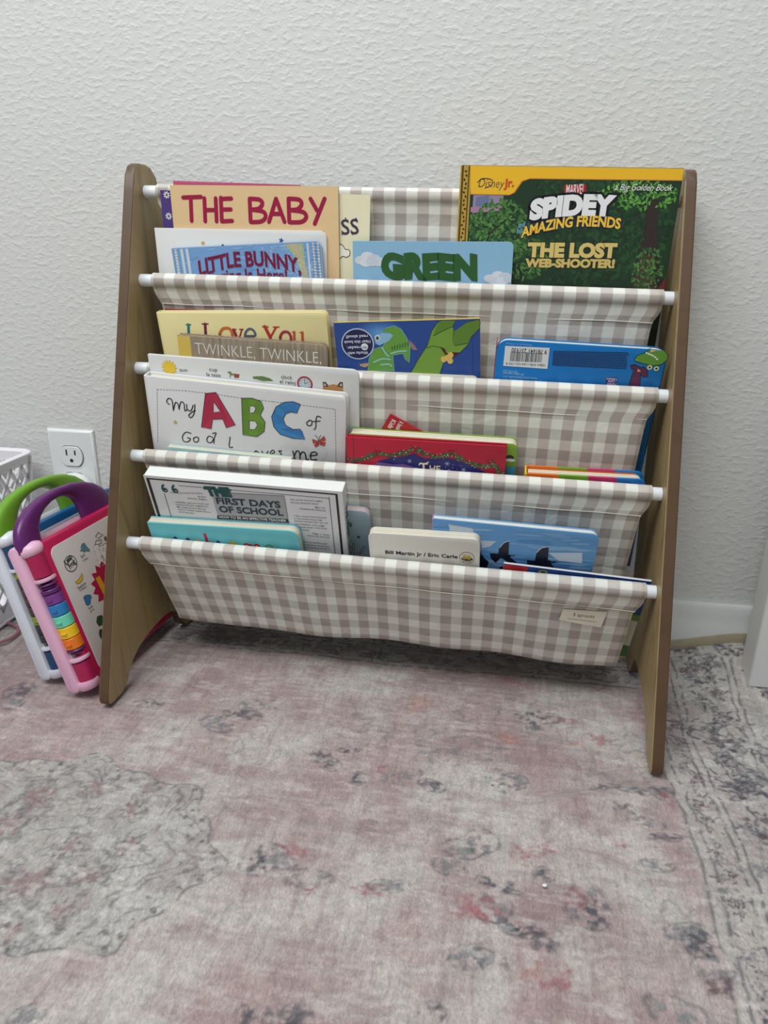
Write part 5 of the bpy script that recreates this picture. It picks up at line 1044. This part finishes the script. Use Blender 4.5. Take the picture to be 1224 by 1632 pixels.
def pink_art(t, pl, T_):
    A = Art(lambda u, v, h: (T_+.0002+h/1000, u/1000, v/1000))      # toy coordinates: u along depth, v up
    up = lambda pts: pts
    dk = (36, 56, 50)
    def tt(s_, LR, cap, colr, layer=2, bold=0.0):
        V, F = glyphs(s_, bold, 3); a, b2 = np.array(LR[0], float), np.array(LR[1], float); e = b2-a; W = np.linalg.norm(e); e = e/W; n = np.array((-e[1], e[0]))
        x0, x1 = V[:, 0].min(), V[:, 0].max(); Pn = a[None]+e[None]*((V[:, 0]-x0)*W/(x1-x0))[:, None]+n[None]*(V[:, 1]*cap/CAP)[:, None]; h = A._h(layer); A.mb.add([A.map(u, v, h) for u, v in Pn], F, 0, colr)
    c = np.array([(43.9,144.4)][0]); A.ell(c, 10.5, 9.8, dk, 0, 36); A.ell(c, 9.4, 8.7, (226, 220, 214), 1, 36)
    tt('Leap', [(36.4,145.5),(50.2,150.2)], 6.2, dk, 2, .04); tt('Frog', [(39.6,138.9),(51.8,142.6)], 6.2, dk, 2, .04)
    bd_ = [(69.1,155.4),(73.7,158),(78,157.1),(78.3,153.2),(79.4,150.7),(82,146.3),(78.5,145.7),(75.2,148.2),(71.5,147.7),(69.1,150.5),(65.3,151.7),(69.1,152.6)]
    A.poly(bd_, (92, 142, 164), 1); A.stroke(bd_, .5, (60, 84, 96), 2, 0, True)
    tt('bird', [(63.5,142.8),(70.8,143.3)], 4.0, (60, 62, 66)); tt('el pajaro', [(63.6,138.7),(74.1,138.6)], 2.6, (60, 62, 66))
    bn = [(38.4,122.7),(44.5,123),(50.3,124.8),(53.7,128.3),(54.4,124.4),(50.8,120.1),(45,118.7),(39.5,120.1)]
    A.poly(bn, (232, 190, 50), 1); A.stroke(bn, .5, (110, 80, 30), 2, 0, True)
    tt('banana', [(38.7,112.9),(53.9,113.1)], 4.0, (60, 62, 66)); tt('el platano', [(39.9,110),(52.6,109.6)], 2.6, (60, 62, 66))
    ht = [(40.9,101.2),(45.8,102.1),(53.5,99),(53.3,95.2),(50.9,94.9),(48,90.3),(42.3,89.9),(40.5,92.9),(40.9,97.1)]
    A.poly(ht, (52, 120, 176), 1); A.stroke(ht, .5, (30, 60, 90), 2, 0, True)
    tt('hat', [(41.8,84.5),(50,84.8)], 3.4, (60, 62, 66)); tt('gorro', [(42.2,80.9),(50.1,80.8)], 2.6, (60, 62, 66))
    c = np.array([(89.4,97.8)][0])
    A.poly([tuple(c+np.array((math.cos(k*PI/15)*(31 if k % 2 else 24), math.sin(k*PI/15)*(30 if k % 2 else 23)))) for k in range(30)], (180, 22, 74), 1)
    A.poly([(71.8,112.6),(79.9,112.3),(83.4,88.3),(74.1,88.4)], (226, 160, 36), 2)
    for s_, LR in (('Scout', [(87.8,133.7),(130.4,131.4)]), ('& Violet', [(86.6,123),(129.1,121.5)])): tt(s_, LR, 12.5, (236, 232, 232), 4, .11); tt(s_, LR, 12.5, (120, 90, 110), 3, .15)
    for ar in ([(99.7,157.2),(107.4,159.9),(114,153.1),(108.1,154.2),(104.4,152.9)], [(92.4,147.7),(98.1,152.4),(107.9,149.4),(106.7,146.8),(96.6,146.3)]): A.stroke(ar, .8, (70, 72, 76), 2, 0, True)
    A.ell([(115.5,148.2)][0], 3, 3, (130, 92, 80), 2)
    pr_ = [(49.5,71.2),(56.6,69.9),(59.2,64.9),(53.1,58.9),(46.1,60.5),(45,66.2)]; A.poly(pr_, (34, 80, 52), 1); A.stroke(pr_, .6, (26, 50, 40), 2, 0, True); A.ell([(45.8,49.1)][0], 5, 7, (34, 70, 60), 1)
    A.build('cover_print', MAT['ink'], pl)
toy('toy_book', 'pink talking toy book with purple handle leaning beside the rack leg', (-.3665, -.2465, .002), 17, 4.5, pink, mag, pur, P_('plate_grey', (206, 200, 198)), tabs, pink_art, P_('magenta_roll', (176, 28, 84)))
wt, bl_, gr_ = P_('cool_white_plastic', (224, 230, 240)), P_('deep_blue_plastic', (22, 96, 150)), P_('grass_green_plastic', (110, 164, 44))
tabs2 = [(P_('dark_tab', (60, 60, 66)), .012, .0104)]*2+[(P_('olive_tab', (140, 160, 60)), .012, .0104)]+[(P_('dark_tab_b', (84, 70, 76)), .012, .0104)]*4+[(P_('olive_tab_b', (150, 166, 50)), .009, .0104)]
toy('toy_book', 'white talking toy book with green handle leaning behind the pink one', (-.4165, -.2265, .002), 14.5, 5.5, wt, bl_, gr_, P_('plate_pale', (210, 214, 216)), tabs2, None, P_('blue_roll', (20, 70, 110)))

# ------------------------------------------------------------------ storage basket
bx0, bx1, by0, by1, bh = -.80, -.527, -.30, -.022, .232
t = thing('storage_basket', 'white plastic lattice storage basket on the rug at the left edge', 'basket', Matrix.Translation(((bx0+bx1)/2, (by0+by1)/2, 0)))
inv_b = t.matrix_world.inverted()
taper = .020
def bpt(x, y, z):  # taper towards the bottom
    k = taper*(1-z/bh); x += k if x < (bx0+bx1)/2 else -k; y += k if y < (by0+by1)/2 else -k
    return tuple(inv_b @ Vector((x, y, z)))
def lattice(axis, c):
    mb = MB(); a0, a1 = (by0, by1) if axis == 'x' else (bx0, bx1); th_ = .0012
    def bar(p, q_, w):
        d = np.array(q_)-np.array(p); L_ = np.linalg.norm(d); d = d/L_; n = np.array((-d[1], d[0]))*w/2; P4 = [np.array(p)+n, np.array(q_)+n, np.array(q_)-n, np.array(p)-n]
        V = []
        for s_ in (-th_, th_):
            for u, v in P4: V.append((c+s_, u, v) if axis == 'x' else (u, c+s_, v))
        mb.add(V, [(0,1,2,3), (7,6,5,4), (0,4,5,1), (1,5,6,2), (2,6,7,3), (3,7,4,0)])
    z0, z1 = .02, bh-.016; stp = .0235; sl = 1.35
    for sg in (1, -1):
        k = a0-(z1-z0)/sl if sg > 0 else a0
        while k < (a1 if sg > 0 else a1+(z1-z0)/sl):
            P2_ = []
            ts = np.linspace(0, 1, 40); us = k+sg*(ts*(z1-z0))/sl; zs = z0+ts*(z1-z0); ok = (us >= a0+.004) & (us <= a1-.004)
            if ok.sum() > 2: bar((us[ok][0], zs[ok][0]), (us[ok][-1], zs[ok][-1]), .0050)
            k += stp
    bar((a0, z1+.004), (a1, z1+.004), .010); bar((a0, z0-.004), (a1, z0-.004), .030)
    bar((a0+.004, z0), (a0+.004, z1), .010); bar((a1-.004, z0), (a1-.004, z1), .010)
    mb.build('lattice_side', MAT['basket'], t, fn=bpt)
lattice('x', bx1-.004); lattice('x', bx0+.004); lattice('y', by0+.004); lattice('y', by1-.004)
mb = MB(); mb.box((bx0+.002, by0+.002, .002), (bx1-.002, by1-.002, .005)); mb.build('base', MAT['basket'], t, fn=bpt)
mb = MB(); R_ = []
def rrect(ins, z, r=.018):
    P = []
    for cx_, cy_, sx, sy, a0 in ((bx1, by0, -1, 1, -90), (bx1, by1, -1, -1, 0), (bx0, by1, 1, -1, 90), (bx0, by0, 1, 1, 180)):
        for k in range(7):
            a = math.radians(a0+15*k); P.append(tuple(inv_b @ Vector((cx_+sx*r+(r-ins)*math.cos(a), cy_+sy*r+(r-ins)*math.sin(a), z))))
    return P
mb.loft([rrect(.0062, bh-.011), rrect(.0028, bh-.010), rrect(.0018, bh-.004), rrect(-.0035, bh-.004), rrect(-.0042, bh-.001), rrect(-.003, bh), rrect(.0045, bh-.0004), rrect(.0062, bh-.002), rrect(.0062, bh-.011)], True, False); mb.build('rim', MAT['basket'], t)
# pink cord on the rug by the basket
mb = MB(); cp_ = [(-0.527,-0.159),(-0.522,-0.153),(-0.518,-0.146),(-0.517,-0.135),(-0.519,-0.123),(-0.528,-0.113),(-0.541,-0.106),(-0.551,-0.104)]
mb.tube([(x, y, .0015+.001*math.sin(k)) for k, (x, y) in enumerate(cp_)], .0022, 8); o = mb.build('pink_cord', plain('pink_cord_yarn', (166, 110, 122), .8, .5, 400)); tag(o, 'thin pink cord curled on the rug beside the basket', 'cord')
